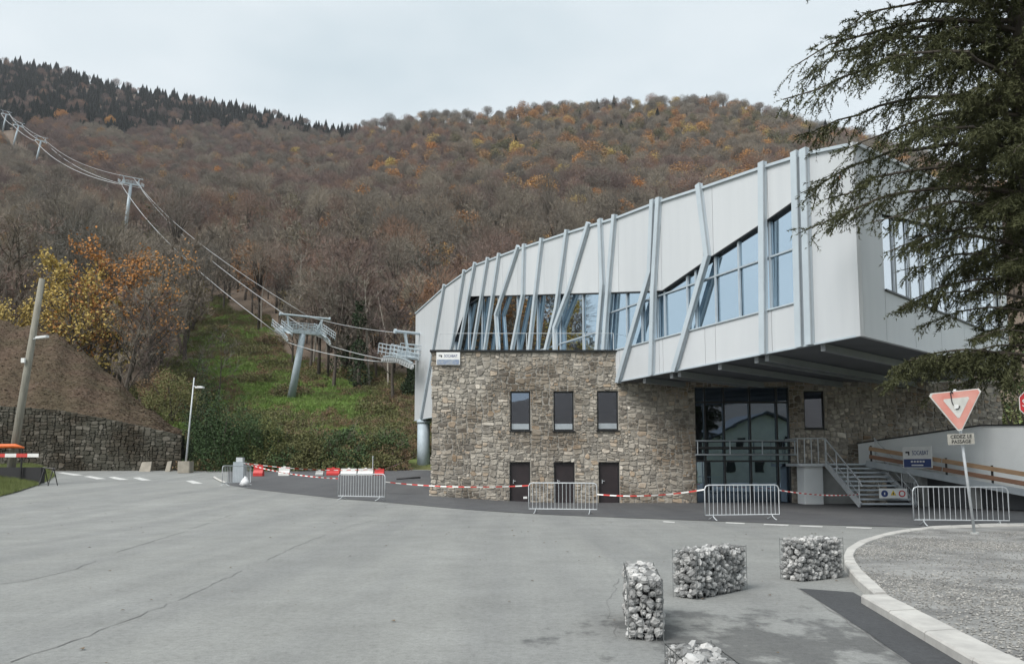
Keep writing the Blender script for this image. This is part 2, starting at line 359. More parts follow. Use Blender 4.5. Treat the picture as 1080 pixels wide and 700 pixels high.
def hillp(px, Y):                                  # the slope seen at image column px at depth Y
    x = at(px, 350, Y).x; return Vector((x, Y, float(hill(x, Y))))
def hh(px, py, y0=62):                             # where a pixel meets the hillside
    d = ray(px, py); ys = np.arange(y0, 1250, 1.0); t = ys / d.y; z = EYE + d.z * t; h = hill(d.x * t, ys)
    k = np.argmax(z <= h) if (z <= h).any() else len(ys) - 1
    return Vector((float(d.x * t[k]), float(ys[k]), float(h[k])))
EU, ED = kn([(at(a, 350, 1).x, b) for a, b in [(-120, 82), (150, 84), (170, 92), (195, 130), (220, 170), (250, 160), (280, 128), (310, 112), (340, 106), (385, 99), (440, 92), (520, 92), (1170, 92)]])
def edge(u): return np.interp(u, EU, ED) + (np.sin(u * 92) * 9 + np.sin(u * 37 + 1) * 7 + np.sin(u * 211) * 5) * np.clip((np.interp(u, EU, ED) - 88) / 30, 0, 1)

us = np.linspace(-1.0, 1.0, 261); ys = np.concatenate([np.linspace(50, 260, 106), np.geomspace(266, 1320, 70), [1500, 1900]])
U, YY = np.meshgrid(us, ys); XX = U * YY; ZZ = hill(XX, YY)
ZZ = np.where(YY < 60.5, np.minimum(ZZ, -0.4), ZZ)
nu = len(us); mb = MB(); mb.v = list(map(tuple, np.stack([XX, YY, ZZ], -1).reshape(-1, 3)))
mb.f = [(j * nu + i, j * nu + i + 1, (j + 1) * nu + i + 1, (j + 1) * nu + i) for j in range(len(ys) - 1) for i in range(nu - 1)]; mb.mi = [0] * len(mb.f)
me = mb.mesh('hillside', 'hillside', smooth=True)
a = me.attributes.new('meadow', 'FLOAT', 'POINT'); E_ = edge(U)
a.data.foreach_set('value', np.clip((E_ + 6 - YY) / 14, 0, 1).ravel())
terrain = bpy.data.objects.new('hillside', me); col.objects.link(terrain); tag(terrain, kind='structure')
# valley floor and the mountains round the back of the camera (seen only mirrored in the glass)
mb = MB(); N_ = 96
for k in range(N_): an = 2 * math.pi * k / N_; mb.v.append((math.cos(an) * 2300, math.sin(an) * 2300, -.45))
mb.v.append((0, 0, -.45)); mb.f = [(k, (k + 1) % N_, N_) for k in range(N_)]; mb.mi = [0] * N_
me = mb.mesh('ground', 'hillside'); g_ = bpy.data.objects.new('ground', me); col.objects.link(g_); tag(g_, kind='structure')
at_ = me.attributes.new('meadow', 'FLOAT', 'POINT'); at_.data.foreach_set('value', [1.0] * (N_ + 1))
mb = MB(); na, nr = 90, 8
for i in range(na + 1):
    an = R(60) + R(240) * i / na                   # azimuth from +Y
    T = .075 + .05 * math.sin(an * 3.1) + .02 * math.sin(an * 11) + .03 * math.exp(-((an - R(172)) / R(28)) ** 2)
    for j in range(nr):
        r = 350 + 1500 * j / (nr - 1); mb.v.append((math.sin(an) * r, math.cos(an) * r, -1 + r * T * (j / (nr - 1)) ** .8 + 12 * math.sin(an * 40 + j)))
mb.f = [(i * nr + j, i * nr + j + 1, (i + 1) * nr + j + 1, (i + 1) * nr + j) for i in range(na) for j in range(nr - 1)]; mb.mi = [0] * len(mb.f)
me = mb.mesh('opposite_mountain', 'hillside', smooth=True); o_ = bpy.data.objects.new('opposite_mountain', me); col.objects.link(o_); tag(o_, kind='structure')

# ================================================================== ROAD AND PAVING
def grid_sheet(name, mat, x0, x1, y0, y1, st, dz):
    xs = np.arange(x0, x1 + st / 2, st); yy = np.arange(y0, y1 + st / 2, st); mb = MB()
    mb.v = [(x, y, gz(x, y) + dz) for y in yy for x in xs]; n = len(xs)
    mb.f = [(j * n + i, j * n + i + 1, (j + 1) * n + i + 1, (j + 1) * n + i) for j in range(len(yy) - 1) for i in range(n - 1)]; mb.mi = [0] * len(mb.f)
    me = mb.mesh(name, mat, smooth=True); o = bpy.data.objects.new(name, me); col.objects.link(o); return tag(o, kind='structure')
grid_sheet('road', 'old_asphalt', -62, 36, -14, 61, .5, 0)
def strip_sheet(name, mat, A, B, dz, rows=10, kind='structure', parent=None):
    """sheet between two polylines of ground points"""
    mb = MB(); n = len(A)
    for r in range(rows + 1):
        for i in range(n):
            p = A[i].lerp(B[i], r / rows); mb.v.append((p.x, p.y, gz(p.x, p.y) + dz))
    mb.f = [(r * n + i, r * n + i + 1, (r + 1) * n + i + 1, (r + 1) * n + i) for r in range(rows) for i in range(n - 1)]; mb.mi = [0] * len(mb.f)
    me = mb.mesh(name, mat, smooth=True); o = bpy.data.objects.new(name, me); col.objects.link(o)
    if kind: tag(o, kind=kind)
    return o
def resample(P, step):
    out = [P[0]]
    for a, b in zip(P, P[1:]):
        n = max(1, int((b - a).length / step)); out += [a.lerp(b, k / n) for k in range(1, n + 1)]
    return out
WY = 36.6                                         # depth of the stone front
near = [gh(*p) for p in [(240, 511), (262, 515), (300, 519.5), (360, 526), (455, 534), (560, 541.5), (660, 546), (740, 549), (850, 553), (960, 556), (1085, 556)]]
near = resample(near, 1.2) + [Vector((30, 21.5, 0))]
far = []
for p in near:
    u = p.x / p.y; far.append(Vector((u * 60, 60, 0)) if u * WY < -4.0 else Vector((max(-4.3, u * WY), WY + .3, 0)))
strip_sheet('forecourt', 'new_asphalt', near, far, .012, 24)
ya_ = np.linspace(36.9, 60, 30); strip_sheet('forecourt', 'new_asphalt', [Vector((-12.5 * y / 60 - .3, y, 0)) for y in ya_], [Vector((-3.9, y, 0)) for y in ya_], .020, 10)
# worn white dashes along the edge of the junction, zebra stripes by the wall
def mark(pts, dz=.008, name='road_marking'):
    P = [gh(*p) for p in pts]; strip_sheet(name, 'white_paint', [P[0], P[1]], [P[3], P[2]], dz, 3)
for x0, x1, y in [(766, 786, 550.6), (806, 832, 552.4), (844, 868, 554), (893, 920, 555.6), (700, 712, 549.4)]:
    mark([(x0, y), (x1, y + .9), (x1 - 1, y + 2.0), (x0 - 1, y + 1.1)])
for x0, x1, y in [(60, 88, 498.3), (88, 112, 502.2), (114, 136, 503), (140, 160, 503.6), (196, 214, 507)]:
    mark([(x0, y), (x0 + 7, y - .4), (x1, y + 2.6), (x1 - 10, y + 3.0)])
# sealed cracks and old joints in the asphalt
def crack(pts, w, seed):
    rg = random.Random(seed); w *= .6; P = resample([gh(*p) for p in pts], .22); A = []; B = []
    for i, p in enumerate(P):
        d = (P[min(i + 1, len(P) - 1)] - P[max(i - 1, 0)]).normalized(); s = Vector((-d.y, d.x, 0)); j = rg.uniform(-.035, .035); ww = w * rg.uniform(.35, 1.2)
        A.append(p + s * (j + ww / 2)); B.append(p + s * (j - ww / 2))
    i = 0
    while i < len(A) - 3 and len(A[i:]) > 2:
        k = rg.randint(8, 26); strip_sheet('road_crack', 'crack', A[i:i + k], B[i:i + k], .005, 1); i += k + rg.choice((0, 0, 2, 5))
crack([(8, 698), (60, 683), (120, 660), (170, 640), (220, 618), (270, 596), (310, 577), (345, 563), (375, 553), (392, 549)], .028, 1)
crack([(2, 616), (40, 610), (80, 600), (115, 585), (150, 574), (190, 562), (225, 549), (250, 541)], .035, 2)
crack([(370, 553), (400, 551), (430, 549)], .05, 3)
crack([(842, 620), (872, 640), (905, 664), (958, 700), (990, 722)], .03, 4)
crack([(652, 610), (640, 640), (650, 672)], .012, 5)
# dark new strip beside the kerb
A = [gh(842.8, 620.5), gh(878, 643), gh(918, 670), gh(960.7, 700), gh(1030, 750)]; B = [gh(900, 624.6), gh(940, 648), gh(985, 673), gh(1034, 699.5), gh(1130, 755)]
strip_sheet('asphalt_strip', 'patch_asphalt', A, B, .006, 6)

# kerb: single kerb stones on a bed, gravel island inside
def onz(px, py, z):
    d = ray(px, py); t = (z - EYE) / d.z; return Vector((0, 0, EYE)) + d * t
outer = [onz(*p, .1) for p in [(1130, 551), (1085, 551.6), (1040, 552.6), (985, 555), (950, 559), (925, 564.5), (905, 571), (893, 578.5), (889.5, 586), (891, 594), (897, 603), (908, 614.5), (922, 626)]]
inner = [onz(*p, .1) for p in [(1130, 553.4), (1085, 554), (1040, 555.2), (985, 557.2), (955, 561), (932, 566), (914, 572.5), (903, 579.5), (900, 586), (903, 593), (910, 602), (922, 612.5), (936, 626)]]
so = [onz(*p, .1) for p in [(908, 627), (1036, 699.5), (1120, 747), (1200, 793)]]; si = [onz(*p, .1) for p in [(936, 626.5), (1080, 696.5), (1166, 738), (1250, 779)]]
mb = MB()
allo = outer + so; alli = inner + si
mb.v = [(p.x, p.y, .03) for p in allo] + [(p.x, p.y, .03) for p in alli]; n = len(allo)
mb.f = [(i, n + i, n + i + 1, i + 1) for i in range(n - 1)]; mb.mi = [0] * len(mb.f)
kerb = bpy.data.objects.new('kerb', mb.mesh('kerb', 'kerb_concrete')); col.objects.link(kerb); tag(kerb, kind='structure')
def kerb_stones(O, I, step, h):
    # cut both lines at equal arc fractions
    def cum(P): c = [0]; [c.append(c[-1] + (b - a).length) for a, b in zip(P, P[1:])]; return c
    def pt(P, c, f):
        t = f * c[-1]
        for i in range(len(P) - 1):
            if t <= c[i + 1] + 1e-6: return P[i].lerp(P[i + 1], (t - c[i]) / max(1e-6, c[i + 1] - c[i]))
        return P[-1]
    co, ci = cum(O), cum(I); k = max(2, int(co[-1] / step))
    for j in range(k):
        e = .006 / co[-1]; sub = [j / k + e + (1 / k - 2 * e) * t / 3 for t in range(4)]
        o4 = [pt(O, co, f) for f in sub]; i4 = [pt(I, ci, f) for f in sub]; mb = MB(); hz = h + random.uniform(-.006, .006); v = []
        for p, q in zip(o4, i4):
            d = (q - p).normalized() * .02
            v += [(p.x, p.y, 0), (p.x, p.y, hz - .02), ((p + d).x, (p + d).y, hz), ((q - d).x, (q - d).y, hz), (q.x, q.y, hz - .02), (q.x, q.y, 0)]
        f = [(a * 6 + b, a * 6 + b + 1, a * 6 + b + 7, a * 6 + b + 6) for a in range(3) for b in range(5)] + [(5, 4, 3, 2, 1, 0), (18, 19, 20, 21, 22, 23)]
        mb.add(v, f); mb.build('kerb_stone', 'kerb_concrete', kerb)
kerb_stones(outer, inner, 1.0, .12); kerb_stones(so, si, 1.0, .10)
poly = [Vector((p.x, p.y, .085)) for p in alli] + [Vector((24, 3, .085)), Vector((24, 22, .085))]
mb = MB(); mb.add(poly, [tuple(range(len(poly)))][::-1]); me = mb.mesh('gravel_island', 'gravel_bed'); me.update()
gi = bpy.data.objects.new('gravel_island', me); col.objects.link(gi); tag(gi, kind='structure')

# ================================================================== THE STATION
OPENS = []
def wob(a, b, p):
    k = 1.0
    for o in OPENS: k = min(k, max(0, max(o[0] - a, a - o[1], o[2] - b, b - o[3]) / .35))
    return k * wob_(a, b, p)
def wob_(a, b, p): return .035 * math.sin(a * 2.3 + b * 1.1 + p) + .03 * math.sin(a * 5.1 - b * 3.7 + 2 * p) + .022 * math.sin(a * 9.7 + b * 8.3 + p)
def stone_piece(mb, X0, X1, z0, z1, P, rg, depth=(.015, .055), tone=None, gap=.008):
    """one rubble stone on a wall plane; P(s, z, n) -> world"""
    w, h = X1 - X0, z1 - z0; c = min(w, h) * rg.uniform(.14, .3); g = gap; jj = min(w, h) * .15; j = lambda: rg.uniform(-jj, jj)
    ring = [(X0 + g + c, z0 + g), (X1 - g - c, z0 + g), (X1 - g, z0 + g + c), (X1 - g, z1 - g - c), (X1 - g - c, z1 - g), (X0 + g + c, z1 - g), (X0 + g, z1 - g - c), (X0 + g, z0 + g + c)]
    ring = [(a + j() * .8 + wob(a, b, 0), b + j() * .7 + wob(a, b, 3)) for a, b in ring]; cx, cz = (X0 + X1) / 2, (z0 + z1) / 2; d = rg.uniform(*depth); k = rg.uniform(.78, .9)
    v = [P(a, b, -.03) for a, b in ring] + [P(cx + (a - cx) * k, cz + (b - cz) * k, d + rg.uniform(-.012, .012)) for a, b in ring]
    mb.add(v, [tuple(range(8, 16))] + [(i, (i + 1) % 8, 8 + (i + 1) % 8, 8 + i) for i in range(8)], 0, rg.random() ** 1.15 if tone is None else tone)
def rubble(x0, x1, z0, z1, rg, amin=.012, amax=.15):
    out = []
    def rec(a, b, c, d):
        w, h = b - a, d - c; A = w * h
        if (A < rg.uniform(amin, amax) and w < 3.6 * h and h < 1.2 * w) or A < amin * .6: out.append((a, b, c, d)); return
        if w > 2.1 * h or (w > .9 * h and rg.random() < .4): m = a + w * rg.uniform(.34, .66); rec(a, m, c, d); rec(m, b, c, d)
        else: m = c + h * rg.uniform(.36, .64); rec(a, b, c, m); rec(a, b, m, d)
    rec(x0, x1, z0, z1); return out
def minus(r, o):
    a, b, c, d = r; A, B, C_, D_ = o
    if b <= A or a >= B or d <= C_ or c >= D_: return [r]
    res = []
    if a < A: res.append((a, A, c, d))
    if b > B: res.append((B, b, c, d))
    m0, m1 = max(a, A), min(b, B)
    if c < C_: res.append((m0, m1, c, C_))
    if d > D_: res.append((m0, m1, D_, d))
    return [q for q in res if q[1] - q[0] > .05 and q[3] - q[2] > .04]

st = thing('gondola_station', 'long white metal and glass lift station raised on a stone base, with slanting ribs', 'building', (3, WY, 0))
def W(px, py): p = at(px, py, WY); return p.x, p.z
XL = W(455.5, 450)[0]; XR = W(1056, 430)[0]; ZT = W(555, 371)[1]
def rect(x0, y0, x1, y1): return (W(x0, (y0 + y1) / 2)[0], W(x1, (y0 + y1) / 2)[0], W((x0 + x1) / 2, y1)[1], W((x0 + x1) / 2, y0)[1])
WIN = [rect(538.2, 412.5, 559.4, 454), rect(583.8, 412.5, 605.2, 454), rect(629.8, 412, 652, 453.5)]
DOOR = [rect(537.6, 487, 559.2, 533), rect(584.4, 487, 606.2, 533), rect(631.6, 487, 653.5, 533)]
DOOR = [(a, b, 0.0, d) for a, b, c, d in DOOR]
SWIN = [rect(848, 412, 869.5, 452)]
ENT = rect(733.7, 408, 833.5, 533); ENT = (ENT[0], ENT[1], 0.0, ENT[3])
# facade plane
Pm = at(655, 401.5, WY - .3); ZB = Pm.z
D = ray(173, 494); D.z = 0; D.normalize(); Nf = Vector((-D.y, D.x, 0)); Nf = Nf if Nf.y < 0 else -Nf
def hit(px, py, Q, n):
    d = ray(px, py); o = Vector((0, 0, EYE)); return o + d * ((Q - o).dot(n) / d.dot(n))
C0 = hit(907.5, 351, Pm, Nf); C0.z = 0
D2 = ray(1468, 494); D2.z = 0; D2.normalize(); N2 = Vector((-D2.y, D2.x, 0)); N2 = N2 if N2.y < 0 else -N2
def fs(px, py): p = hit(px, py, C0, Nf); return (p - C0).dot(D), p.z
def ss(px, py): p = hit(px, py, C0, N2); return (p - C0).dot(D2), p.z
def PF(s, z, n=0): q = C0 + D * s + Nf * n; return Vector((q.x, q.y, z))
def PS(s, z, n=0): q = C0 + D2 * s + N2 * n; return Vector((q.x, q.y, z))
print('facade corner', C0, 'ZB', ZB, 'corner z', fs(907.5, 351), 'left', fs(436.6, 442.3), PF(*fs(440, 442)), 'topR', fs(904.5, 152), 'sideend', ss(1065, 392), PS(*ss(1065, 392)), 'ZT', ZT, 'XL', XL, XR)

# --- stone base: backing wall with its openings, then each stone
def PW(x, z, n=0): return Vector((x, WY - n, z))
XC = Pm.x + .35                                     # right of here the white storey covers the top of the wall
OPEN = WIN + DOOR + SWIN + [ENT]
def wall_slabs(mb, x0, x1, z0, z1, ops, P, n0, n1):
    zs = sorted({z0, z1} | {max(z0, min(z1, v)) for o in ops for v in o[2:]}); xs = sorted({x0, x1} | {max(x0, min(x1, v)) for o in ops for v in o[:2]})
    for za, zb in zip(zs, zs[1:]):
        run = None
        for xa, xb in zip(xs, xs[1:]):
            cx, cz = (xa + xb) / 2, (za + zb) / 2
            if any(o[0] < cx < o[1] and o[2] < cz < o[3] for o in ops):
                if run: mb.prism([P(run[0], za, n1), P(run[1], za, n1), P(run[1], zb, n1), P(run[0], zb, n1)], P(0, 0, n0) - P(0, 0, n1)); run = None
            else: run = (run[0], xb) if run else (xa, xb)
        if run: mb.prism([P(run[0], za, n1), P(run[1], za, n1), P(run[1], zb, n1), P(run[0], zb, n1)], P(0, 0, n0) - P(0, 0, n1))
mb = MB(); wall_slabs(mb, XL, XC, -.3, ZT, [o for o in OPEN if o[0] < XC], PW, -.45, 0); wall_slabs(mb, XC, XR, -.3, ZB + .02, [(max(o[0], XC), o[1], o[2], o[3]) for o in OPEN if o[1] > XC], PW, -.45, 0)
swall = mb.build('stone_wall', 'mortar', st)
rg = random.Random(11); sts = []; OPENS[:] = OPEN
for reg in ((XL - .03, XC, -.05, ZT - .02), (XC, XR, -.05, ZB - .02)):
    for r in rubble(*reg, rg):
        rs = [r]
        for o in OPEN: rs = [q for x in rs for q in minus(x, o)]
        sts += rs
sts.sort(key=lambda r: -(r[1] - r[0]) * (r[3] - r[2]))
print('wall stones', len(sts))
vis = [r for r in sts if r[1] < W(860, 450)[0]]; big = vis[:300]; bigset = set(big)
for r in big:
    mb = MB(); stone_piece(mb, *r, PW, rg); mb.build('stone', 'wall_stone', swall, tone=True)
mb = MB()
for r in sts:
    if r not in bigset: stone_piece(mb, *r, PW, rg)
tag(mb.build('small_stones', 'wall_stone', swall, tone=True), kind='stuff')
OPENS[:] = []
mb = MB(); mb.box(((XL + XC) / 2 - .1, WY + .2, ZT + .04), (XC - XL) / 2 + .02, .34, .04); mb.build('parapet_coping', 'black_metal', st)
# side wall, terrace deck
mb = MB(); q = Vector((XL + .03, WY + .46, 0)); yb = 54.0
mb.prism([(XL + .02, WY + .46, -.3), (XL + .02, yb, -.3), (XL + .02, yb, ZT - .02), (XL + .02, WY + .46, ZT - .02)], (.4, 0, 0)); mb.build('return_wall', 'wall_stone', st, tone=True)
mb = MB(); mb.prism([(XL + .45, WY + .46, ZT - .35), (XC - .2, WY + .46, ZT - .35), (XC - .2, WY + 1.0, ZT - .35), (-2.9, 52.9, ZT - .35), (XL + .45, 52.9, ZT - .35)], (0, 0, .2)); mb.build('terrace_deck', 'concrete', st)
# terrace guard rail
gr = MB(); y_ = WY + .35
gr.tube([(XL + .3, y_, ZT + .95), (XC - .6, y_, ZT + .95)], .014, 6)
for k in range(7): x = XL + .3 + (XC - .9 - XL) * k / 6; gr.tube([(x, y_, ZT + .05), (x, y_, ZT + .95)], .02, 5)
gr.build('terrace_rail', 'galvanised', st)
# windows and doors
for (a, b, c, d) in WIN + SWIN:
    mb = MB(); t = .07
    for q in ((a, a + t, c, d), (b - t, b, c, d), (a + t, b - t, c, c + t), (a + t, b - t, d - t, d)):
        mb.prism([PW(q[0], q[2], -.09), PW(q[1], q[2], -.09), PW(q[1], q[3], -.09), PW(q[0], q[3], -.09)], (0, .1, 0))
    fr = mb.build('window', 'black_metal', st)
    mb = MB(); mb.prism([PW(a + t, c + t, -.13), PW(b - t, c + t, -.13), PW(b - t, d - t, -.13), PW(a + t, d - t, -.13)], (0, .02, 0)); mb.build('pane', 'window_glass', fr)
    mb = MB(); mb.box(((a + b) / 2, WY - .02, c - .03), (b - a) / 2 + .05, .09, .025); mb.build('sill', 'black_metal', fr)
    if (a, b, c, d) not in SWIN:
        mb = MB(); mb.prism([PW(a + t, c + t, -.095), PW(b - t, c + t, -.095), PW(b - t, c + t + .26, -.095), PW(a + t, c + t + .26, -.095)], (0, .03, 0)); mb.build('blind_rail', 'grey_steel', fr)
for k, (a, b, c, d) in enumerate(DOOR):
    mb = MB(); t = .06
    for q in ((a, a + t, 0, d), (b - t, b, 0, d), (a + t, b - t, d - t, d)):
        mb.prism([PW(q[0], q[2], -.10), PW(q[1], q[2], -.10), PW(q[1], q[3], -.10), PW(q[0], q[3], -.10)], (0, .1, 0))
    dr = mb.build('door_frame', 'black_metal', st)
    mb = MB(); mb.prism([PW(a + t, .02, -.14), PW(b - t, .02, -.14), PW(b - t, d - t, -.14), PW(a + t, d - t, -.14)], (0, .05, 0)); mb.build('door_leaf', 'dark_door', dr)
    mb = MB(); mb.box((a + .17, WY + .09, 1.0), .012, .03, .09); mb.box((a + .22, WY + .06, 1.03), .06, .012, .012); mb.build('door_handle', 'galvanised', dr)
    if k == 0: mb = MB(); mb.prism([PW(b - .32, .2, -.13), PW(b - .14, .2, -.13), PW(b - .14, .3, -.13), PW(b - .32, .3, -.13)], (0, .01, 0)); mb.build('notice', 'sign_white', dr)
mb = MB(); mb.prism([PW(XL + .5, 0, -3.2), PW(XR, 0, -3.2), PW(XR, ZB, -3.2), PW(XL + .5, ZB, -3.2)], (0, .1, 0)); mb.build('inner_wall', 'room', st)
# entrance: curtain wall of tall panes with dark mullions
ex = [W(x, 470)[0] for x in (733.7, 744.2, 764.5, 792, 820.5, 833.5)]; ez = [0.0, W(780, 486)[1], W(780, 479)[1], W(780, 465)[1], W(780, 424)[1], ENT[3]]
for i in range(5):
    for j in range(5):
        a, b, c, d = ex[i] + .03, ex[i + 1] - .03, ez[j] + .03, ez[j + 1] - .03
        if d - c < .05: continue
        mb = MB(); tl = random.uniform(-.006, .006); mb.prism([PW(a, c, -.14), PW(b, c, -.14 + tl), PW(b, d, -.14 + tl), PW(a, d, -.14)], (0, .02, 0)); mb.build('entrance_pane', 'entrance_glass', st)
for x in ex: mb = MB(); mb.prism([PW(x - .04, 0, -.02), PW(x + .04, 0, -.02), PW(x + .04, ENT[3], -.02), PW(x - .04, ENT[3], -.02)], (0, .16, 0)); mb.build('entrance_mullion', 'black_metal', st)
for z in ez[1:]: mb = MB(); mb.prism([PW(ex[0] + .05, z - .04, -.03), PW(ex[-1] - .05, z - .04, -.03), PW(ex[-1] - .05, z + .04, -.03), PW(ex[0] + .05, z + .04, -.03)], (0, .13, 0)); mb.build('entrance_transom', 'black_metal', st)
# canopy box above the entrance doors with its rails
za, zb_ = W(780, 479.5)[1], W(780, 465)[1]; x0, x1 = ex[0] - .12, ex[-1] + .12
mb = MB(); mb.box(((x0 + x1) / 2, WY - .35, (za + zb_) / 2), (x1 - x0) / 2 - .1, .1, .05)
cn = mb.build('entrance_canopy', 'black_metal', st)
mb = MB()
for z in (za, zb_): mb.tube([(x0, WY - .5, z), (x1, WY - .5, z)], .035, 6)
for t in (.02, .34, .66, .98): x = x0 + (x1 - x0) * t; mb.tube([(x, WY - .5, za), (x, WY - .5, zb_)], .028, 6); mb.bar((x, WY - .5, za), (x, WY + .05, za), .04, .05)
mb.build('canopy_rail', 'grey_steel', cn)

# --- white storey: panels, panes, ribs
topl = [fs(*p) for p in [(904.5, 152.5), (854, 164), (810, 177.5), (741.5, 200.5), (694, 215.5), (653, 231), (598.3, 247.5), (547, 264.2), (503, 280.5), (492, 288), (469.7, 304), (441.5, 330)]]
gtl = [fs(*p) for p in [(839, 211.8), (812, 231), (754, 268.9), (699.5, 306.5), (632.6, 308.7), (553.7, 311), (497, 312.5), (480, 360)]]
gbl = [fs(*p) for p in [(839, 323), (806, 330.6), (732.8, 348), (700, 355)]]
Send = fs(438, 442)[0]; topl[0] = (0, topl[0][1]); topl[-1] = (Send, topl[-1][1])
sill = (gbl[0][1] + gbl[-1][1]) / 2
def pl(P, s): return float(np.interp(s, [p[0] for p in P], [p[1] for p in P]))
Gs0, Gs1 = gtl[0][0], gtl[-1][0]
def gb(s): return sill
def gt(s): return max(sill + .02, pl(gtl, s))
cuts = sorted({0, Send, Gs0, Gs1} | {p[0] for p in topl} | {p[0] for p in gtl}); c2 = []
for a, b in zip(cuts, cuts[1:]):
    n = max(1, round((b - a) / 2.6)); c2 += [a + (b - a) * k / n for k in range(n)]
c2.append(Send)
c3 = [c2[0]]
for c in c2[1:]:
    if c - c3[-1] > .25: c3.append(c)
    elif c == Send: c3[-1] = c
g = .012
def panel(P, quad, name='facade_panel', n0=0.0, n1=.07, mat='facade_white', par=None):
    mb = MB(); mb.prism([P(s, z, n1) for s, z in quad], P(0, 0, n0) - P(0, 0, n1)); return mb.build(name, mat, par or st)
for a, b in zip(c3, c3[1:]):
    a_, b_ = a + g, b - g; m = (a + b) / 2
    if Gs0 - .01 < m < Gs1 + .01:
        panel(PF, [(a_, gt(a)), (b_, gt(b)), (b_, pl(topl, b)), (a_, pl(topl, a))]); panel(PF, [(a_, ZB), (b_, ZB), (b_, sill), (a_, sill)])
    else:
        panel(PF, [(a_, ZB), (b_, ZB), (b_, pl(topl, b)), (a_, pl(topl, a))])
# glazing
gc = [Gs0]; mans = [fs(x, 300)[0] for x in (812, 779, 754, 733, 724, 700, 692, 676, 660, 640, 614, 590, 566, 545, 525, 508, 494)] + [Gs1]
for c in sorted(mans):
    if c - gc[-1] > .35: gc.append(c)
ztr = fs(777, 283)[1]; ztr2 = sill + (ztr - sill) * .62
for i, (a, b) in enumerate(zip(gc, gc[1:])):
    zs = [sill, ztr if b < 17 else ztr2, 99]
    for za, zb_ in zip(zs, zs[1:]):
        ta, tb = min(zb_, gt(a)), min(zb_, gt(b))
        if max(ta, tb) - za < .12: continue
        q = [(a + .03, za), (b - .03, za), (b - .03, max(za + .01, tb)), (a + .03, max(za + .01, ta))]
        mb = MB(); tl = random.uniform(-.012, .012); mb.prism([PF(s, z, -.10 + (tl if k in (1, 2) else 0)) for k, (s, z) in enumerate(q)], PF(0, 0, -.12) - PF(0, 0, -.1)); mb.build('window_pane', 'facade_glass', st)
        if ta >= zb_ - .01 and tb >= zb_ - .01:
            mb = MB(); mb.bar(PF(a, zb_, -.06), PF(b, zb_, -.06), .1, .06); mb.build('transom', 'mullion', st)
for c in gc: mb = MB(); mb.bar(PF(c, sill, -.05), PF(c, gt(c), -.05), .09, .07, up=Nf); mb.build('mullion', 'mullion', st)
for a, b in zip(gc, gc[1:]): mb = MB(); mb.bar(PF(a, gt(a) - .03, .0), PF(b, gt(b) - .03, .0), .16, .05); mb.build('window_head', 'black_metal', st)
mb = MB(); mb.bar(PF(Gs0, sill + .02, .03), PF(Gs1, sill + .02, .03), .2, .05); mb.build('window_sill', 'rib_metal', st)
# ribs
RIB = [[(470.7, 304), (458.7, 369.7), (446, 441)], [(492, 288), (480, 360), (474, 385)], [(503.3, 279), (486.9, 366), (484, 380)], [(517, 274.4), (501.6, 366), (499, 380)], [(529, 270), (514.3, 366), (512, 380)],
       [(549.3, 264), (525.6, 332), (528, 366), (528, 380)], [(555.5, 262.4), (554.4, 311), (543.4, 366), (541, 380)], [(574.3, 255.5), (561.3, 366), (559, 382)], [(601, 247), (589.7, 325), (579.4, 366), (576, 382)],
       [(624, 238.7), (603.4, 304.6), (588, 345.7), (588.7, 382)], [(636, 235.3), (638.7, 301), (633.3, 366), (632, 384)], [(651.4, 230.5), (645.6, 294), (640.5, 366), (639, 386)],
       [(692, 216), (689, 287), (661.7, 380), (655, 403)], [(698.4, 213.7), (692.6, 308), (690.6, 396)], [(740.6, 200.5), (749.8, 270), (718, 380), (714.5, 391.5)], [(808, 177.5), (809.2, 374)], [(842.7, 166.7), (847.8, 366.5)], [(852.4, 164), (858.2, 364)]]
for k, pts in enumerate(RIB):
    P = [fs(*p) for p in pts]; P[0] = (P[0][0], pl(topl, P[0][0]) + .22)
    dep = .27; w = .125 if k < 15 else .13; mb = MB(); dirs = []
    for i in range(len(P)):
        a, b = P[max(0, i - 1)], P[min(len(P) - 1, i + 1)]; d = Vector((b[0] - a[0], b[1] - a[1])).normalized(); dirs.append(Vector((-d.y, d.x)))
    v = []
    for (s, z), q in zip(P, dirs):
        v += [PF(s - q.x * w, z - q.y * w, .075), PF(s + q.x * w, z + q.y * w, .075), PF(s + q.x * w, z + q.y * w, dep), PF(s - q.x * w, z - q.y * w, dep)]
    n = len(P); mb.add(v, [(i * 4 + j, i * 4 + (j + 1) % 4, i * 4 + 4 + (j + 1) % 4, i * 4 + 4 + j) for i in range(n - 1) for j in range(4)] + [(3, 2, 1, 0), tuple((n - 1) * 4 + j for j in range(4))])
    rb = mb.build('rib', 'rib_metal', st)
    # bolted flange running down the rib
    mb = MB(); v = []
    for (s, z), q in zip(P, dirs): v += [PF(s + q.x * f, z + q.y * f, nn) for f, nn in ((-w - .02, .2), (-w + .01, .2), (-w + .01, .26), (-w - .02, .26))]
    mb.add(v, [(i * 4 + j, i * 4 + (j + 1) % 4, i * 4 + 4 + (j + 1) % 4, i * 4 + 4 + j) for i in range(n - 1) for j in range(4)]); mb.build('rib_flange', 'grey_steel', rb)
# eaves trim, corner trim
mb = MB()
for a, b in zip(topl, topl[1:]): mb.bar(PF(a[0], a[1] + .05, .03), PF(b[0], b[1] + .05, .03), .26, .1)
mb.build('roof_edge_trim', 'rib_metal', st)
mb = MB(); mb.bar(PF(0, ZB - .03, .05), PF(Send, ZB - .03, .05), .14, .06); mb.build('bottom_trim', 'rib_metal', st)
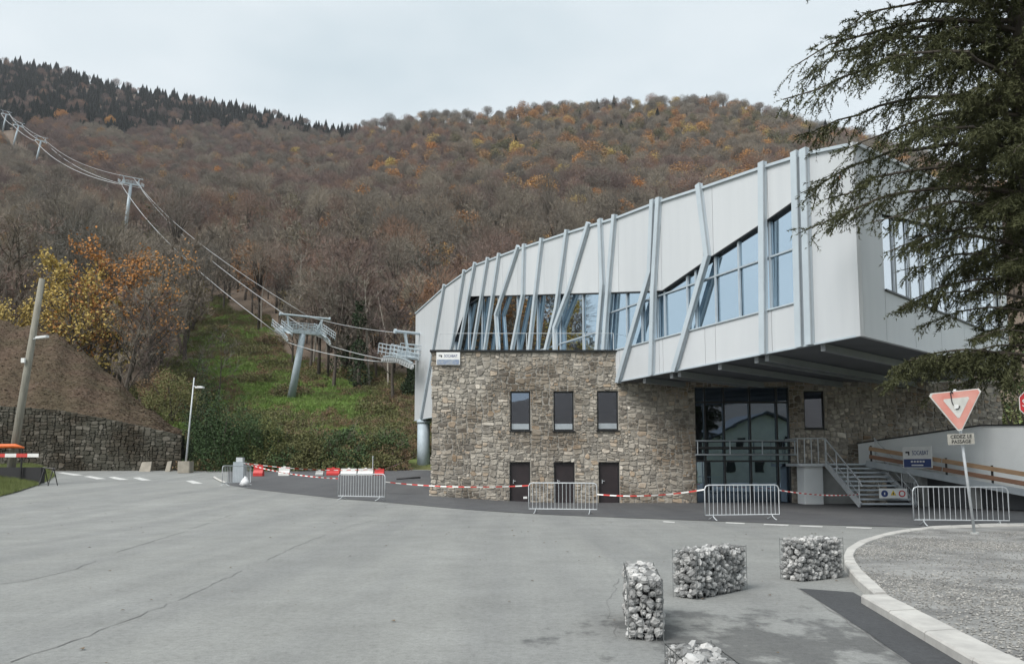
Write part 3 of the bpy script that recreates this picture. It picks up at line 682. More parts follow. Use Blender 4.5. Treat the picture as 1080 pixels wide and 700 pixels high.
# --- side of the white storey
sT = [(0, topl[0][1]), (ss(947, 176)[0], ss(947, 176)[1])]; sl = (sT[1][1] - sT[0][1]) / sT[1][0]
S2 = ss(1064, 392)[0]; stop = lambda s: sT[0][1] + sl * s
w0, w1 = ss(931, 306.7)[0], ss(1057, 357)[0]; wb0, wb1 = ss(931, 306.7)[1], ss(1057, 357.6)[1]
wt0, wt1 = stop(w0) - 1.9, stop(w1) - 1.3
wb = lambda s: wb0 + (wb1 - wb0) * (s - w0) / (w1 - w0); wt = lambda s: wt0 + (wt1 - wt0) * (s - w0) / (w1 - w0)
zsplit = ss(907, 297)[1]
panel(PS, [(g, ZB), (w0 - g, ZB), (w0 - g, stop(w0)), (g, stop(0))]); panel(PS, [(w1 + g, ZB), (S2, ZB), (S2, stop(S2)), (w1 + g, stop(w1))])
nk = 5
for k in range(nk):
    a, b = w0 + (w1 - w0) * k / nk, w0 + (w1 - w0) * (k + 1) / nk
    panel(PS, [(a + g, ZB), (b - g, ZB), (b - g, wb(b)), (a + g, wb(a))]); panel(PS, [(a + g, wt(a)), (b - g, wt(b)), (b - g, stop(b)), (a + g, stop(a))])
nk = 10
for k in range(nk + 1):
    a = w0 + (w1 - w0) * k / nk
    mb = MB(); mb.bar(PS(a, wb(a), -.04), PS(a, wt(a), -.04), .05, .05, up=N2); mb.build('mullion', 'grey_steel', st)
    if k < nk:
        b = w0 + (w1 - w0) * (k + 1) / nk; tl = random.uniform(-.004, .004)
        mb = MB(); mb.prism([PS(a + .03, wb(a), -.1), PS(b - .03, wb(b), -.1 + tl), PS(b - .03, wt(b), -.1 + tl), PS(a + .03, wt(a), -.1)], -N2 * .02); mb.build('window_pane', 'side_glass', st)
mb = MB(); mb.bar(PS(w0, wb(w0) + .02, .03), PS(w1, wb(w1) + .02, .03), .2, .06); mb.build('window_sill', 'black_metal', st)
mb = MB(); mb.bar(PS(0, stop(0) + .05, .03), PS(6, stop(6) + .05, .03), .26, .1); mb.bar(PS(6.02, stop(6.02) + .05, .03), PS(S2, stop(S2) + .05, .03), .26, .1); mb.bar(PS(0, ZB - .03, .05), PS(S2, ZB - .03, .05), .14, .06)
mb.bar(PF(-.03, ZB - .06, .05), PF(-.03, topl[0][1] + .1, .05), .16, .16, up=Nf); mb.build('corner_trim', 'facade_white', st)
# --- roof, soffit, far walls closing the storey
off = PS(S2, 0) - PS(0, 0)
mb = MB(); dz = stop(S2) - stop(0); tp = [PF(s, z, -.1) for s, z in topl]; bp = [p + off + Vector((0, 0, dz)) for p in tp]; n = len(tp)
mb.add(tp + bp, [(i, i + 1, n + i + 1, n + i) for i in range(n - 1)]); mb.build('roof', 'roof_slate', st)
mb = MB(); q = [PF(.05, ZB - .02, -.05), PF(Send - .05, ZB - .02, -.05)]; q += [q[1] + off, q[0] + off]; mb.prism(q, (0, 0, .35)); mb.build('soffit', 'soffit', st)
for k in range(9):
    s = 1.6 + k * 2.6 if k < 6 else 0
    if not s: continue
    for dd in (0, .55) if k in (1, 3) else (0,):
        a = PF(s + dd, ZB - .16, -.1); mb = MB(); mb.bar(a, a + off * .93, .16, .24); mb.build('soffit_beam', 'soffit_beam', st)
e0, e1 = PF(Send, 0, -.05), PF(Send, 0, -.05) + off; f1 = PF(0, 0, -.05) + off
mb = MB(); mb.add([(e0.x, e0.y, ZB), (e1.x, e1.y, ZB), (e1.x, e1.y, topl[-1][1] + dz), (e0.x, e0.y, topl[-1][1])], [(0, 1, 2, 3)])
mb.add([(e1.x, e1.y, ZB), (f1.x, f1.y, ZB), (f1.x, f1.y, topl[0][1] + dz), (e1.x, e1.y, topl[-1][1] + dz)], [(0, 1, 2, 3)]); mb.build('rear_wall', 'facade_white', st)
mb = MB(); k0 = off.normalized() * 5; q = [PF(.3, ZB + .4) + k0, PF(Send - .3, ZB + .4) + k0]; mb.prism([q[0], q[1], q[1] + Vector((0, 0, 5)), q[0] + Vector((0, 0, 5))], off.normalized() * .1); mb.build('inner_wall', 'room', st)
# round column under the far left end
cb = PF(fs(444.5, 442)[0], 0, -.2); mb = MB(); mb.tube([(cb.x, cb.y, .5), (cb.x, cb.y, ZB - .05)], .52, 16); mb.tube([(cb.x, cb.y, ZB - .35), (cb.x, cb.y, ZB - .12)], .58, 16); mb.build('column', 'pylon_column', st, smooth=True)

# ================================================================== THINGS IN FRONT OF THE STATION
# --- metal staircase with landing
zl = 1.83; yT, yB = 34.9, 32.4
tl, tr = at(871, 489, yT), at(923, 489, yT); bl, br = at(907.5, 533, yB), at(967, 533, yB)
for p in (bl, br): p.z = 0.0
stair = thing('metal_staircase', 'galvanised metal staircase with open treads leading up to the raised landing', 'staircase', (bl + br) / 2)
tl.z = tr.z = zl; nst = 10
for k in range(nst):
    t = (k + .5) / nst; a = bl.lerp(tl, t); b = br.lerp(tr, t); z = (k + 1) * zl / nst; mb = MB(); d = (tl - bl); d.z = 0; d.normalize()
    a.z = b.z = z - .02; mb.bar(a + (b - a) * .02, b - (b - a) * .02, .27, .04, up=Vector((0, 0, 1))); mb.build('tread', 'galvanised', stair)
    mb = MB(); o_ = d * -.135; mb.bar(a + (b - a) * .02 + o_ + Vector((0, 0, -.02)), b - (b - a) * .02 + o_ + Vector((0, 0, -.02)), .015, .06); mb.build('tread_nosing', 'mullion', stair)
for a, b in ((bl, tl), (br, tr)):
    mb = MB(); up = Vector((0, 0, 1)); mb.bar(a + up * .10, b + up * .0, .06, .26); mb.build('stringer', 'galvanised', stair)
    mb = MB(); mb.tube([a + up * .98 + (a - b).normalized() * .2, a + up * 1.1, b + up * 1.12], .03, 7); mb.tube([a + up * .5, b + up * .55], .018, 6); mb.build('handrail', 'galvanised', stair)
    for t in (0.02, .33, .66, .98):
        p = a.lerp(b, t); mb = MB(); mb.tube([p, p + up * 1.1], .026, 6); mb.build('post', 'galvanised', stair)
    if a is br:
        for k in range(6):
            p = a.lerp(b, .05 + .045 * k); mb = MB(); mb.tube([p + up * .12, p + up * 1.08], .01, 4); mb.build('baluster', 'galvanised', stair)
x0, x1 = at(842, 490, yT).x, at(926, 490, yT).x
mb = MB(); mb.box(((x0 + x1) / 2, (yT + WY - .12) / 2, zl - .06), (x1 - x0) / 2, (WY - .12 - yT) / 2, .06); mb.build('landing', 'galvanised', stair)
mb = MB(); up = Vector((0, 0, 1))
mb.tube([(x0, WY - .15, zl + 1.12), (x0, yT + .03, zl + 1.12), (tl.x, yT + .03, zl + 1.12)], .028, 6); mb.build('landing_rail', 'galvanised', stair)
for k in range(5):
    x = x0 + (tl.x - x0) * k / 4; mb = MB(); mb.tube([(x, yT + .03, zl), (x, yT + .03, zl + 1.12)], .022, 5); mb.build('baluster', 'galvanised', stair)
xa, xb = at(848, 510, 35.2).x, at(868, 510, 35.2).x
mb = MB(); mb.box(((xa + xb) / 2, 35.6, .86), (xb - xa) / 2, .45, .86, ch=.02); mb.build('landing_pier', 'pale_concrete', stair)
xc = at(905, 510, 35.6).x; mb = MB(); mb.box(((xb + xc) / 2 + .02, 35.9, .8), (xc - xb) / 2, .2, .8); mb.build('landing_wall', 'concrete', stair)
# safety notice hung on the stair
c = bl.lerp(br, .52) + Vector((0, -.12, .42)); c = at(942, 520, yB - .1); sb = thing('safety_notice', 'small white safety notice with three pictograms hung across the stair treads', 'sign', c - Vector((0, 0, .22)))
mb = MB(); mb.box(c, .58, .012, .2); mb.build('board', 'sign_white', sb)
for k, (dx, m_, sh) in enumerate(((-.36, 'blue_print', 'o'), (0, 'yellow_print', 't'), (.36, 'sign_red', 'o'))):
    n = 20 if sh == 'o' else 3; P = [c + Vector((dx + math.sin(2 * math.pi * j / n) * .14, -.014, math.cos(2 * math.pi * j / n) * .14 - .01)) for j in range(n)]
    mb = MB(); mb.prism(P, (0, -.004, 0)); pc = mb.build('pictogram', m_, sb)
    if k == 2: P = [c + Vector((dx + math.sin(2 * math.pi * j / n) * .09, -.02, math.cos(2 * math.pi * j / n) * .09 - .01)) for j in range(n)]; mb = MB(); mb.prism(P, (0, -.003, 0)); mb.build('pictogram_field', 'sign_white', pc)
    else: mb = MB(); mb.box(c + Vector((dx, -.021, -.01)), .02, .003, .05); mb.build('pictogram_symbol', 'ink' if k else 'sign_white', pc)
mb = MB()
for dx in (-.55, .55): mb.tube([c + Vector((dx, 0, .2)), c + Vector((dx, .1, .45))], .006, 4)
mb.build('cord', 'tape_white', sb)

# --- ramp with its pale parapet wall and timber rails
ra, rb_ = at(914, 487, 34.6), at(1092, 519.5, 28.6)
ramp_ = thing('access_ramp', 'pale walled access ramp with timber side rails sloping down to the right', 'ramp', (rb_.x, rb_.y, 0))
def rp(t, z=0, back=0):
    p = ra.lerp(rb_, t); d = (rb_ - ra); n = Vector((-d.y, d.x, 0)).normalized(); n = n if n.y > 0 else -n; return p + n * back + Vector((0, 0, z))
mb = MB(); mb.prism([rp(0, 0), rp(1, 0), rp(1, 0, 1.7), rp(0, 0, 1.7)], (0, 0, -.16)); mb.build('deck', 'concrete', ramp_)
mb = MB(); mb.bar(rp(0, -.06, -.03), rp(1, -.06, -.03), .06, .26); mb.build('edge_beam', 'grey_steel', ramp_)
for t0, t1, z, m_ in ((.02, .5, .62, 'timber'), (.5, 1, .62, 'timber'), (.02, .5, .27, 'timber_dark'), (.5, 1, .27, 'timber_dark')):
    mb = MB(); mb.bar(rp(t0 + .004, z, -.02), rp(t1 - .004, z, -.02), .05, .17); mb.build('rail_board', m_, ramp_)
for t in (.03, .26, .52, .78, .98):
    mb = MB(); mb.bar(rp(t, -.1, .04), rp(t, .75, .04), .06, .06); mb.build('rail_post', 'black_metal', ramp_)
b0, b1, b2 = at(905, 468, 36.2), at(1036, 449, 31.8), at(1092, 448.4, 30.0)
f0, f1, f2 = rp(0, -.1, 1.72), rp(.68, -.1, 1.72), rp(1, -.1, 1.72)
poly = [(b0.x, b0.y, b0.z), (b1.x, b1.y, b1.z), (b2.x, b2.y, b2.z), (b2.x, b2.y, f2.z - .4), (b1.x, b1.y, f1.z - .4), (b0.x, b0.y, 1.3)]
mb = MB(); mb.prism(poly[:2] + [poly[4], poly[5]], (.12, .18, 0)); mb.prism([poly[1], poly[2], poly[3], poly[4]], (.12, .18, 0)); pw = mb.build('parapet_wall', 'pale_concrete', ramp_)
mb = MB(); mb.bar(b0 + Vector((.06, .1, .03)), b1 + Vector((.06, .1, .03)), .3, .06); mb.bar(b1 + Vector((.06, .1, .03)), b2 + Vector((.06, .1, .03)), .3, .06); mb.build('coping', 'black_metal', pw)
mb = MB(); mb.prism([rp(0, -.18, 1.4), rp(1, -.18, 1.4), Vector((rp(1, 0, 1.4).x, rp(1, 0, 1.4).y, 0)), Vector((rp(0, 0, 1.4).x, rp(0, 0, 1.4).y, 0))], (.05, .2, 0)); mb.build('under_shade_wall', 'soffit', ramp_)  # dark sheet coloured as the shade in the opening below the deck
for t in (.3, .62, .95): mb = MB(); p = rp(t, -.16, .8); mb.bar(Vector((p.x, p.y, 0)), p, .25, .25); mb.build('support', 'concrete', ramp_)

# --- contractor's boards
def socabat(c, w, h, X, label, strip, facing):
    t = thing('company_board', label, 'sign', Vector(c) - Vector((0, 0, h / 2))); X = Vector(X).normalized(); Z = Vector((0, 0, 1)); N = X.cross(Z); c = Vector(c)
    mb = MB(); mb._bar(c - X * (w / 2), c + X * (w / 2), N * .008, Z * (h / 2), 0); mb.build('board', 'sign_white', t)
    q = lambda dx, dz, n=.011: c + X * (dx * w) + Z * (dz * h) + N * n
    mb = MB(); mb.prism([q(-.47, -.47), q(.47, -.47), q(.47, -.08), q(-.47, -.08)], N * .003); bd = mb.build('printed_band', strip, t)
    mb = MB(); mb.prism([q(-.40, .28), q(-.26, .28), q(-.26, .10), q(-.31, .10), q(-.31, .20), q(-.40, .20)], N * .003); mb.build('logo', 'ink', t)
    lettering('SOCABAT', h * .30, q(.11, .20, .012), X, Z, 'blue_print', t, w / h * .42 if w / h < 2 else .95)
    if strip == 'blue_print':
        for k in range(5): mb = MB(); mb.prism([q(-.22 + k * .1, -.24, .016), q(-.15 + k * .1, -.24, .016), q(-.15 + k * .1, -.16, .016), q(-.22 + k * .1, -.16, .016)], N * .002); mb.build('printed_line', 'sign_white', bd)
        mb = MB(); mb.prism([q(-.2, -.40, .016), q(.2, -.40, .016), q(.2, -.34, .016), q(-.2, -.34, .016)], N * .002); mb.build('printed_line', 'sign_white', bd)
    return t
a, b = at(963.5, 480, rp(.26).y), at(995.5, 485, rp(.46).y); d = Vector((rb_ - ra)); d.z = 0
cc = rp(.36, .44, -.14); k1 = at(979.5, 482, cc.y); cc.z = k1.z
socabat(cc, 1.28, .88, Vector((d.x, d.y, 0)), 'white and blue company banner tied to the timber rails of the ramp', 'blue_print', 1)
c = at(472.7, 378, WY - .12); socabat(c, 1.12, .60, (1, 0, 0), 'white company board fixed at the top left corner of the stone wall', 'photo_strip', 1)

# --- crowd barriers
BW, BH = 2.45, 1.08
def barrier_meshes():
    fr = MB(); r = .02; hw = BW / 2
    c = .12; pts = [(-hw, 0, .16), (-hw, 0, BH - c), (-hw + c * .3, 0, BH - c * .3), (-hw + c, 0, BH), (hw - c, 0, BH), (hw - c * .3, 0, BH - c * .3), (hw, 0, BH - c), (hw, 0, .16)]
    fr.tube(pts + [pts[0], pts[1]], r, 7)
    ft = MB()
    bars = []
    n = 17; bm_ = MB(); bm_.tube([(0, 0, .16), (0, 0, BH)], .009, 5)
    ft.tube([(0, -.3, 0.015), (0, -.22, .03), (0, -.05, .1), (0, 0, .17), (0, .05, .1), (0, .22, .03), (0, .3, .015)], .016, 6)
    return fr.mesh('frame', 'galvanised', True), bm_.mesh('bar', 'galvanised'), ft.mesh('foot', 'galvanised', True), [-hw + BW * (k + 1) / (n + 1) for k in range(n)]
BFR, BBAR, BFT, BXS = barrier_meshes()
def barrier(pL, pR, label):
    pL = Vector(pL); pR = Vector(pR); m = (pL + pR) / 2; m.z = gz(m.x, m.y) + .012; d = pR - pL
    t = thing('crowd_barrier', label, 'barrier', m, math.atan2(d.y, d.x), 'galvanised crowd barriers on the forecourt')
    child('frame', BFR, t, True)
    for x in BXS: o = child('bar', BBAR, t, True); o.location.x = x
    for x in (-BW / 2 + .25, BW / 2 - .25): o = child('foot', BFT, t, True); o.location.x = x
    d.normalize(); return m - d * BW / 2, m + d * BW / 2
bD = barrier(gh(557.5, 541), gh(630, 542.5), 'grey metal crowd barrier standing in front of the three dark doors')
bE = barrier(gh(740, 549), gh(826, 548), 'grey metal crowd barrier standing in front of the glass entrance')
bR = barrier(gh(971, 554.5), gh(1058, 555.5), 'grey metal crowd barrier behind the give way sign, under the ramp')
bL = barrier(gh(360, 526.5), gh(402, 529), 'grey metal crowd barrier on the dark forecourt left of the stone wall')
p = gh(249.5, 512); bX = barrier(p + Vector((-.35, -1.1, 0)), p + Vector((.35, 1.1, 0)), 'grey metal crowd barrier seen end-on beside a white bag, at the forecourt corner')
mb = MB(); q = gh(258.5, 512.5); v = []
for k, (r, z) in enumerate(((.2, 0), (.27, .1), (.25, .26), (.14, .38), (.06, .5))):
    v += [(q.x + r * math.cos(a) * random.uniform(.7, 1.25), q.y + r * math.sin(a) * random.uniform(.7, 1.25), q.z + .012 + z * random.uniform(.85, 1.1)) for a in np.linspace(0, 2 * math.pi, 10)[:-1]]
mb.add(v, [(r * 9 + j, r * 9 + (j + 1) % 9, r * 9 + 9 + (j + 1) % 9, r * 9 + 9 + j) for r in range(4) for j in range(9)] + [tuple(range(36, 45))])
tag(mb.build('rubbish_bag', 'bag', smooth=True), 'white plastic bag on the ground beside the end-on barrier', 'bag')
# grey box standing behind the end-on barrier
q = gh(250.5, 509); e = thing('site_cabinet', 'grey metal cabinet behind the end-on barrier at the forecourt corner', 'cabinet', q)
mb = MB(); mb.box((q.x, q.y + .3, q.z + .62), .32, .25, .6, ch=.03); mb.build('case', 'grey_steel', e)
mb = MB(); mb.box((q.x + .02, q.y + .3, q.z + 1.36), .2, .17, .13, ch=.02); mb.build('cap', 'galvanised', e)

# --- red and white barrier tape
def tape(a, b, sag, label, h=.045, seg=.28):
    a = Vector(a); b = Vector(b); n = max(4, int((b - a).length / seg)); mb = MB(); tw = random.uniform(-.5, .5)
    P = [a.lerp(b, k / n) - Vector((0, 0, sag * 4 * (k / n) * (1 - k / n))) for k in range(n + 1)]
    d = (b - a).normalized(); sd = Vector((-d.y, d.x, 0)).normalized()
    for k in range(n):
        ang = lambda i: .5 * math.sin(i * .37 + tw * 9)
        u0 = Vector((0, 0, 1)) * math.cos(ang(k)) + sd * math.sin(ang(k)); u1 = Vector((0, 0, 1)) * math.cos(ang(k + 1)) + sd * math.sin(ang(k + 1))
        mb.add([P[k] - u0 * h / 2, P[k + 1] - u1 * h / 2, P[k + 1] + u1 * h / 2, P[k] + u0 * h / 2], [(0, 1, 2, 3)], k % 2)
    tag(mb.build('barrier_tape', ['tape_white', 'tape_red']), label, 'tape', 'red and white tape strung between the barriers')
up = Vector((0, 0, 1))
tape(bL[1] + up * .80, bD[0] + up * .98, .12, 'red and white tape across the left half of the stone wall')
tape(bD[1] + up * .70, bE[0] + up * .95, .12, 'red and white tape strung between the door barrier and the entrance barrier')
tape(bE[1] + up * .92, bl + up * .55, .1, 'red and white tape from the entrance barrier to the stair foot')
tape(at(257, 488, bX[0].y) , bL[0] + up * .85, .15, 'red and white tape from the end-on barrier to the forecourt barrier')
# --- red and white plastic blocks along the far edge of the forecourt
def block(x0, x1, y0, y1, mat, label):
    p = gh((x0 + x1) / 2, y1); p.y = min(p.y, 57); a, b = at(x0, y1, p.y), at(x1, y1, p.y); h = at(x0, y0, p.y).z - a.z; w = b.x - a.x; z = gz(p.x, p.y) + .012
    t = thing('road_block', label, 'barrier block', (p.x, p.y, z), group='plastic road blocks')
    mb = MB(); prof = [(-.22, 0), (.22, 0), (.22, h * .28), (.1, h * .55), (.08, h), (-.08, h), (-.1, h * .55), (-.22, h * .28)]
    mb.prism([(a.x + .02, p.y + u, z + v) for u, v in prof], (w - .04, 0, 0)); mb.build('body', mat, t)
    mb = MB(); mb.box(((a.x + b.x) / 2, p.y, z + h + .03), min(.08, w * .2), .05, .03); mb.build('lug', mat, t)
block(267.5, 278, 490.5, 502, 'red_plastic', 'single red plastic road block at the left end of the row')
block(294, 306, 492.5, 501.5, 'white_plastic', 'single white plastic road block between two red ones')
block(333, 341.5, 496.5, 501, 'concrete', 'low grey road block right of the white single one')
block(344.5, 358.5, 493.5, 501, 'red_plastic', 'red plastic road block touching the long white row')
block(359.5, 376.5, 494, 501, 'white_plastic', 'white plastic road block, left half of the long white pair')
block(377.5, 394, 494, 501, 'white_plastic', 'white plastic road block, right half of the long white pair')
block(395, 405.5, 494.5, 501, 'red_plastic', 'red plastic road block at the right end of the row')
tape(at(258, 488, 50), at(405, 494, 53.5), .25, 'upper red and white tape running above the plastic road blocks')
tape(at(406, 494, 53.5), (cb.x - .5, cb.y - .3, gz(cb.x, cb.y) + 1.0), .1, 'red and white tape ending at the grey round column')
mb = MB(); a = gh(418, 506); mb.tube([a + up * .06, a + Vector((.7, .1, .12)), a + Vector((1.5, .2, .16))], .06, 6); tag(mb.build('pipe_offcut', 'ink', smooth=True), 'black pipe lying on the forecourt beside the round column', 'pipe')
mb = MB(); a = gh(393, 501); mb.tube([a, a + up * 1.3], .03, 6); mb.tube([a + up * 1.25, a + up * 1.33], .045, 6); tag(mb.build('marker_stake', 'galvanised'), 'thin grey stake standing behind the long white road blocks', 'stake')
# loose kerb arc at the corner of the forecourt
mb = MB(); P = [gh(*p) for p in [(226, 504), (231, 507), (238, 510)]]; mb.tube([p + up * .05 for p in P], .07, 4); tag(mb.build('kerb_edging', 'kerb_concrete'), 'short curved concrete edging in front of the forecourt corner', 'kerb')

# --- stone-filled wire cages
def cage_rock(seed):
    rg = np.random.default_rng(seed); v = []; f = []; mb = MB(); nr, ns = 4, 7
    v.append((0, 0, -1))
    for r in range(1, nr):
        ph = math.pi * r / nr - math.pi / 2
        for s in range(ns): a = 2 * math.pi * s / ns + r * .4; k = rg.uniform(.78, 1.18); v.append((math.cos(a) * math.cos(ph) * k, math.sin(a) * math.cos(ph) * k, math.sin(ph) * rg.uniform(.85, 1.1)))
    v.append((0, 0, 1)); n = len(v)
    f += [(0, 1 + (s + 1) % ns, 1 + s) for s in range(ns)] + [(1 + r * ns + s, 1 + r * ns + (s + 1) % ns, 1 + (r + 1) * ns + (s + 1) % ns, 1 + (r + 1) * ns + s) for r in range(nr - 2) for s in range(ns)] + [(n - 1, 1 + (nr - 2) * ns + s, 1 + (nr - 2) * ns + (s + 1) % ns) for s in range(ns)]
    mb.add(v, f, 0, float(rg.uniform(0, 1))); return mb.mesh('stone', 'cage_stone', False, True)
ROCK = [cage_rock(k) for k in range(14)]
def gabion(A, B, C, h, label, seed):
    """A, B: ground corners of one end; B, C: the long side"""
    rg = random.Random(seed); A, B, C = Vector(A), Vector(B), Vector(C); X = (C - B); Lx = X.length; X.normalize(); w = (A - B).length
    Yv = Vector((-X.y, X.x, 0)); Yv = Yv if Yv.dot(A - B) > 0 else -Yv; o = Vector((B.x, B.y, 0))
    t = thing('gabion', label, 'gabion', o + X * Lx / 2 + Yv * w / 2, 0, 'stone-filled wire cages on the road')
    Q = lambda a, b, c: o + X * a + Yv * b + Vector((0, 0, c))
    mb = MB(); st_ = .07; r = .0017
    def ln(a, b): mb.bar(a, b, r * 2, r * 2)
    for k in range(int(round(Lx / st_)) + 1):
        a = Lx * k / round(Lx / st_)
        for b in (0, w): ln(Q(a, b, 0), Q(a, b, h))
        ln(Q(a, 0, h), Q(a, w, h))
    for k in range(int(round(w / st_)) + 1):
        b = w * k / round(w / st_)
        for a in (0, Lx): ln(Q(a, b, 0), Q(a, b, h))
        ln(Q(0, b, h), Q(Lx, b, h))
    for k in range(1, int(round(h / st_)) + 1):
        c = h * k / round(h / st_)
        for b in (0, w): ln(Q(0, b, c), Q(Lx, b, c))
        for a in (0, Lx): ln(Q(a, 0, c), Q(a, w, c))
    for a in (0, Lx):
        for b in (0, w): mb.bar(Q(a, b, 0), Q(a, b, h + .02), .006, .006)
    mb.build('wire_cage', 'wire', t)
    mb = MB(); i_ = .09; mb.prism([Q(i_, i_, .01), Q(Lx - i_, i_, .01), Q(Lx - i_, w - i_, .01), Q(i_, w - i_, .01)], (0, 0, h - .13)); mb.build('gap_shade_core', 'ink', t)  # black core: its colour stands in for the shade between the stones
    n = 0; placed = []
    def put(a, b, c, nrm):
        nonlocal n
        R0 = rg.uniform(.032, .06); sc = (R0 * rg.uniform(.8, 1.35), R0 * rg.uniform(.75, 1.0), R0 * rg.uniform(.7, 1.0))
        for (pa, pb, pc, pr) in placed:
            if (pa - a) ** 2 + (pb - b) ** 2 + (pc - c) ** 2 < ((pr + R0) * .64) ** 2: return
        placed.append((a, b, c, R0)); me = rg.choice(ROCK); ob = child('stone', me, t)
        ob.matrix_basis = Matrix.Translation(Q(a, b, c)) @ Matrix.Rotation(rg.uniform(0, 6.28), 4, 'Z') @ Matrix.Rotation(rg.uniform(-.9, .9), 4, 'X') @ Matrix.Rotation(rg.uniform(-.9, .9), 4, 'Y') @ Matrix.Diagonal((*sc, 1)); n += 1
    for _ in range(12000):
        if n >= 299: break
        s = rg.random(); dp = rg.uniform(.018, .036)
        if s < .40: put(rg.uniform(.025, Lx - .025), dp, rg.uniform(.03, h - .02), 0)
        elif s < .64: put(dp, rg.uniform(.025, w - .025), rg.uniform(.03, h - .02), 0)
        elif s < .69: put(Lx - dp, rg.uniform(.025, w - .025), rg.uniform(.03, h - .02), 0)
        elif s < .72: put(rg.uniform(.025, Lx - .025), w - dp, rg.uniform(.03, h - .02), 0)
        else: put(rg.uniform(.04, Lx - .04), rg.uniform(.04, w - .04), h - rg.uniform(-.005, .04), 0)
gabion(gh(664, 677), gh(700, 676), gh(690, 648), .55, 'narrow stone-filled wire cage standing end-on, leftmost on the road', 1)
gabion(gh(711.6, 628.6), gh(735, 632.8), gh(788, 621.8), .57, 'stone-filled wire cage set broadside behind the leftmost cage', 2)
gabion(gh(823.6, 610.3), gh(845.7, 613.7), gh(890.4, 609), .57, 'stone-filled wire cage at the tip of the kerb by the dark strip', 3)
p0 = onz(700, 677, .5); p1 = onz(750, 678, .5); ax = Vector((.05, -1, 0)).normalized()
gabion(Vector((p0.x, p0.y, 0)), Vector((p1.x, p1.y, 0)), Vector((p1.x, p1.y, 0)) + ax * 1.1, .5, 'stone-filled wire cage cut off by the bottom edge, nearest to the viewer', 4)

# --- signs
def yieldsign():
    base = onz(1028, 563, .085); top = at(1013, 455, base.y - .05); t = thing('give_way_sign', 'faded red and white triangular give way sign on a leaning grey post', 'road sign', base)
    ax = (top - base).normalized(); mb = MB(); mb.tube([base, base + ax * ((top - base).length + 1.0)], .032, 10); mb.build('post', 'galvanised', t, smooth=True)
    mb = MB(); mb.tube([base, base + ax * .04], .09, 10); mb.build('post_base', 'concrete', t)
    N = Vector((-.12, -1, 0)).normalized(); N = (N - ax * N.dot(ax)).normalized(); Y0 = base.y - .16
    q = lambda px, py, n: at(px, py, Y0) + Vector((0, -1, 0)) * n
    def tri(P, m_, name, par, n, th):
        cen = (sum(p[0] for p in P) / 3, sum(p[1] for p in P) / 3); ring = []
        for i in range(3):
            a, b, c = P[i - 1], P[i], P[(i + 1) % 3]
            for k, (u, w) in enumerate(((a, .07), (c, .07))): ring.append((b[0] + (u[0] - b[0]) * w, b[1] + (u[1] - b[1]) * w))
        mb = MB(); mb.prism([q(x, y, n) for x, y in ring], (0, th, 0)); return mb.build(name, m_, par)
    T = [(977.8, 415), (1036.5, 409), (1013, 457.2)]; cx, cy = sum(a for a, b in T) / 3, sum(b for a, b in T) / 3
    sc = lambda k: [(cx + (a - cx) * k, cy + (b - cy) * k) for a, b in T]
    pl_ = tri(T, 'sign_pale', 'sign_plate', t, .0, .02); tri(sc(.93), 'sign_red_faded', 'red_border', pl_, .006, .004); tri(sc(.50), 'sign_pale', 'white_field', pl_, .011, .004)
    mb = MB(); c = at(1005.5, 428, Y0 - .02); mb.tube([c + Vector((-.05, 0, .30)), c + Vector((-.03, 0, .1)), c + Vector((0, 0, .02))], .012, 5)
    mb.tube([c + Vector((-.06, -.005, .3)), c + Vector((-.03, -.005, .34)), c + Vector((0, -.005, .3))], .016, 5); mb.tube([c + Vector((.06, 0, -.07)), c + Vector((.11, 0, -.06)), c + Vector((.15, 0, .0))], .016, 5); mb.build('hanging_wire', 'ink', t)
    mb = MB(); mb.box(c + Vector((.07, -.004, -.02)), .05, .004, .05, ch=.003); mb.build('sticker', 'sign_white', t)
    c = at(1013.5, 462.8, Y0 - .01); mb = MB(); X = Vector((1, 0, .04)).normalized(); mb._bar(c - X * .31, c + X * .31, Vector((0, .008, 0)), Vector((-.04, 0, 1)).normalized() * .125, 0); pt = mb.build('text_plate', 'plate_grey', t)
    c2_ = c + Vector((0, -.012, 0)); lettering('CEDEZ LE', .115, c2_ + Vector((0, 0, .055)), X, (0, 0, 1), 'ink', pt); lettering('PASSAGE', .115, c2_ + Vector((0, 0, -.06)), X, (0, 0, 1), 'ink', pt)
yieldsign()
b_ = onz(1099, 560, .085); t = thing('stop_sign', 'red sign with a white rim cut by the right edge of the picture', 'road sign', b_)
c = at(1090, 425.5, b_.y); mb = MB(); mb.tube([b_, (b_.x, b_.y, c.z + .4)], .035, 8); mb.build('post', 'galvanised', t, smooth=True)
for r, m_, n, nm in ((.41, 'sign_white', .05, 'sign_plate'), (.395, 'sign_red', .056, 'red_field')):
    mb = MB(); mb.prism([c + Vector((math.cos(R(22.5 + 45 * k)) * r, -n, math.sin(R(22.5 + 45 * k)) * r)) for k in range(8)], (0, .006 if nm == 'red_field' else .014, 0)); pl_ = mb.build(nm, m_, t)
lettering('STOP', .27, c + Vector((0, -.062, 0)), (1, 0, 0), (0, 0, 1), 'sign_white', t)

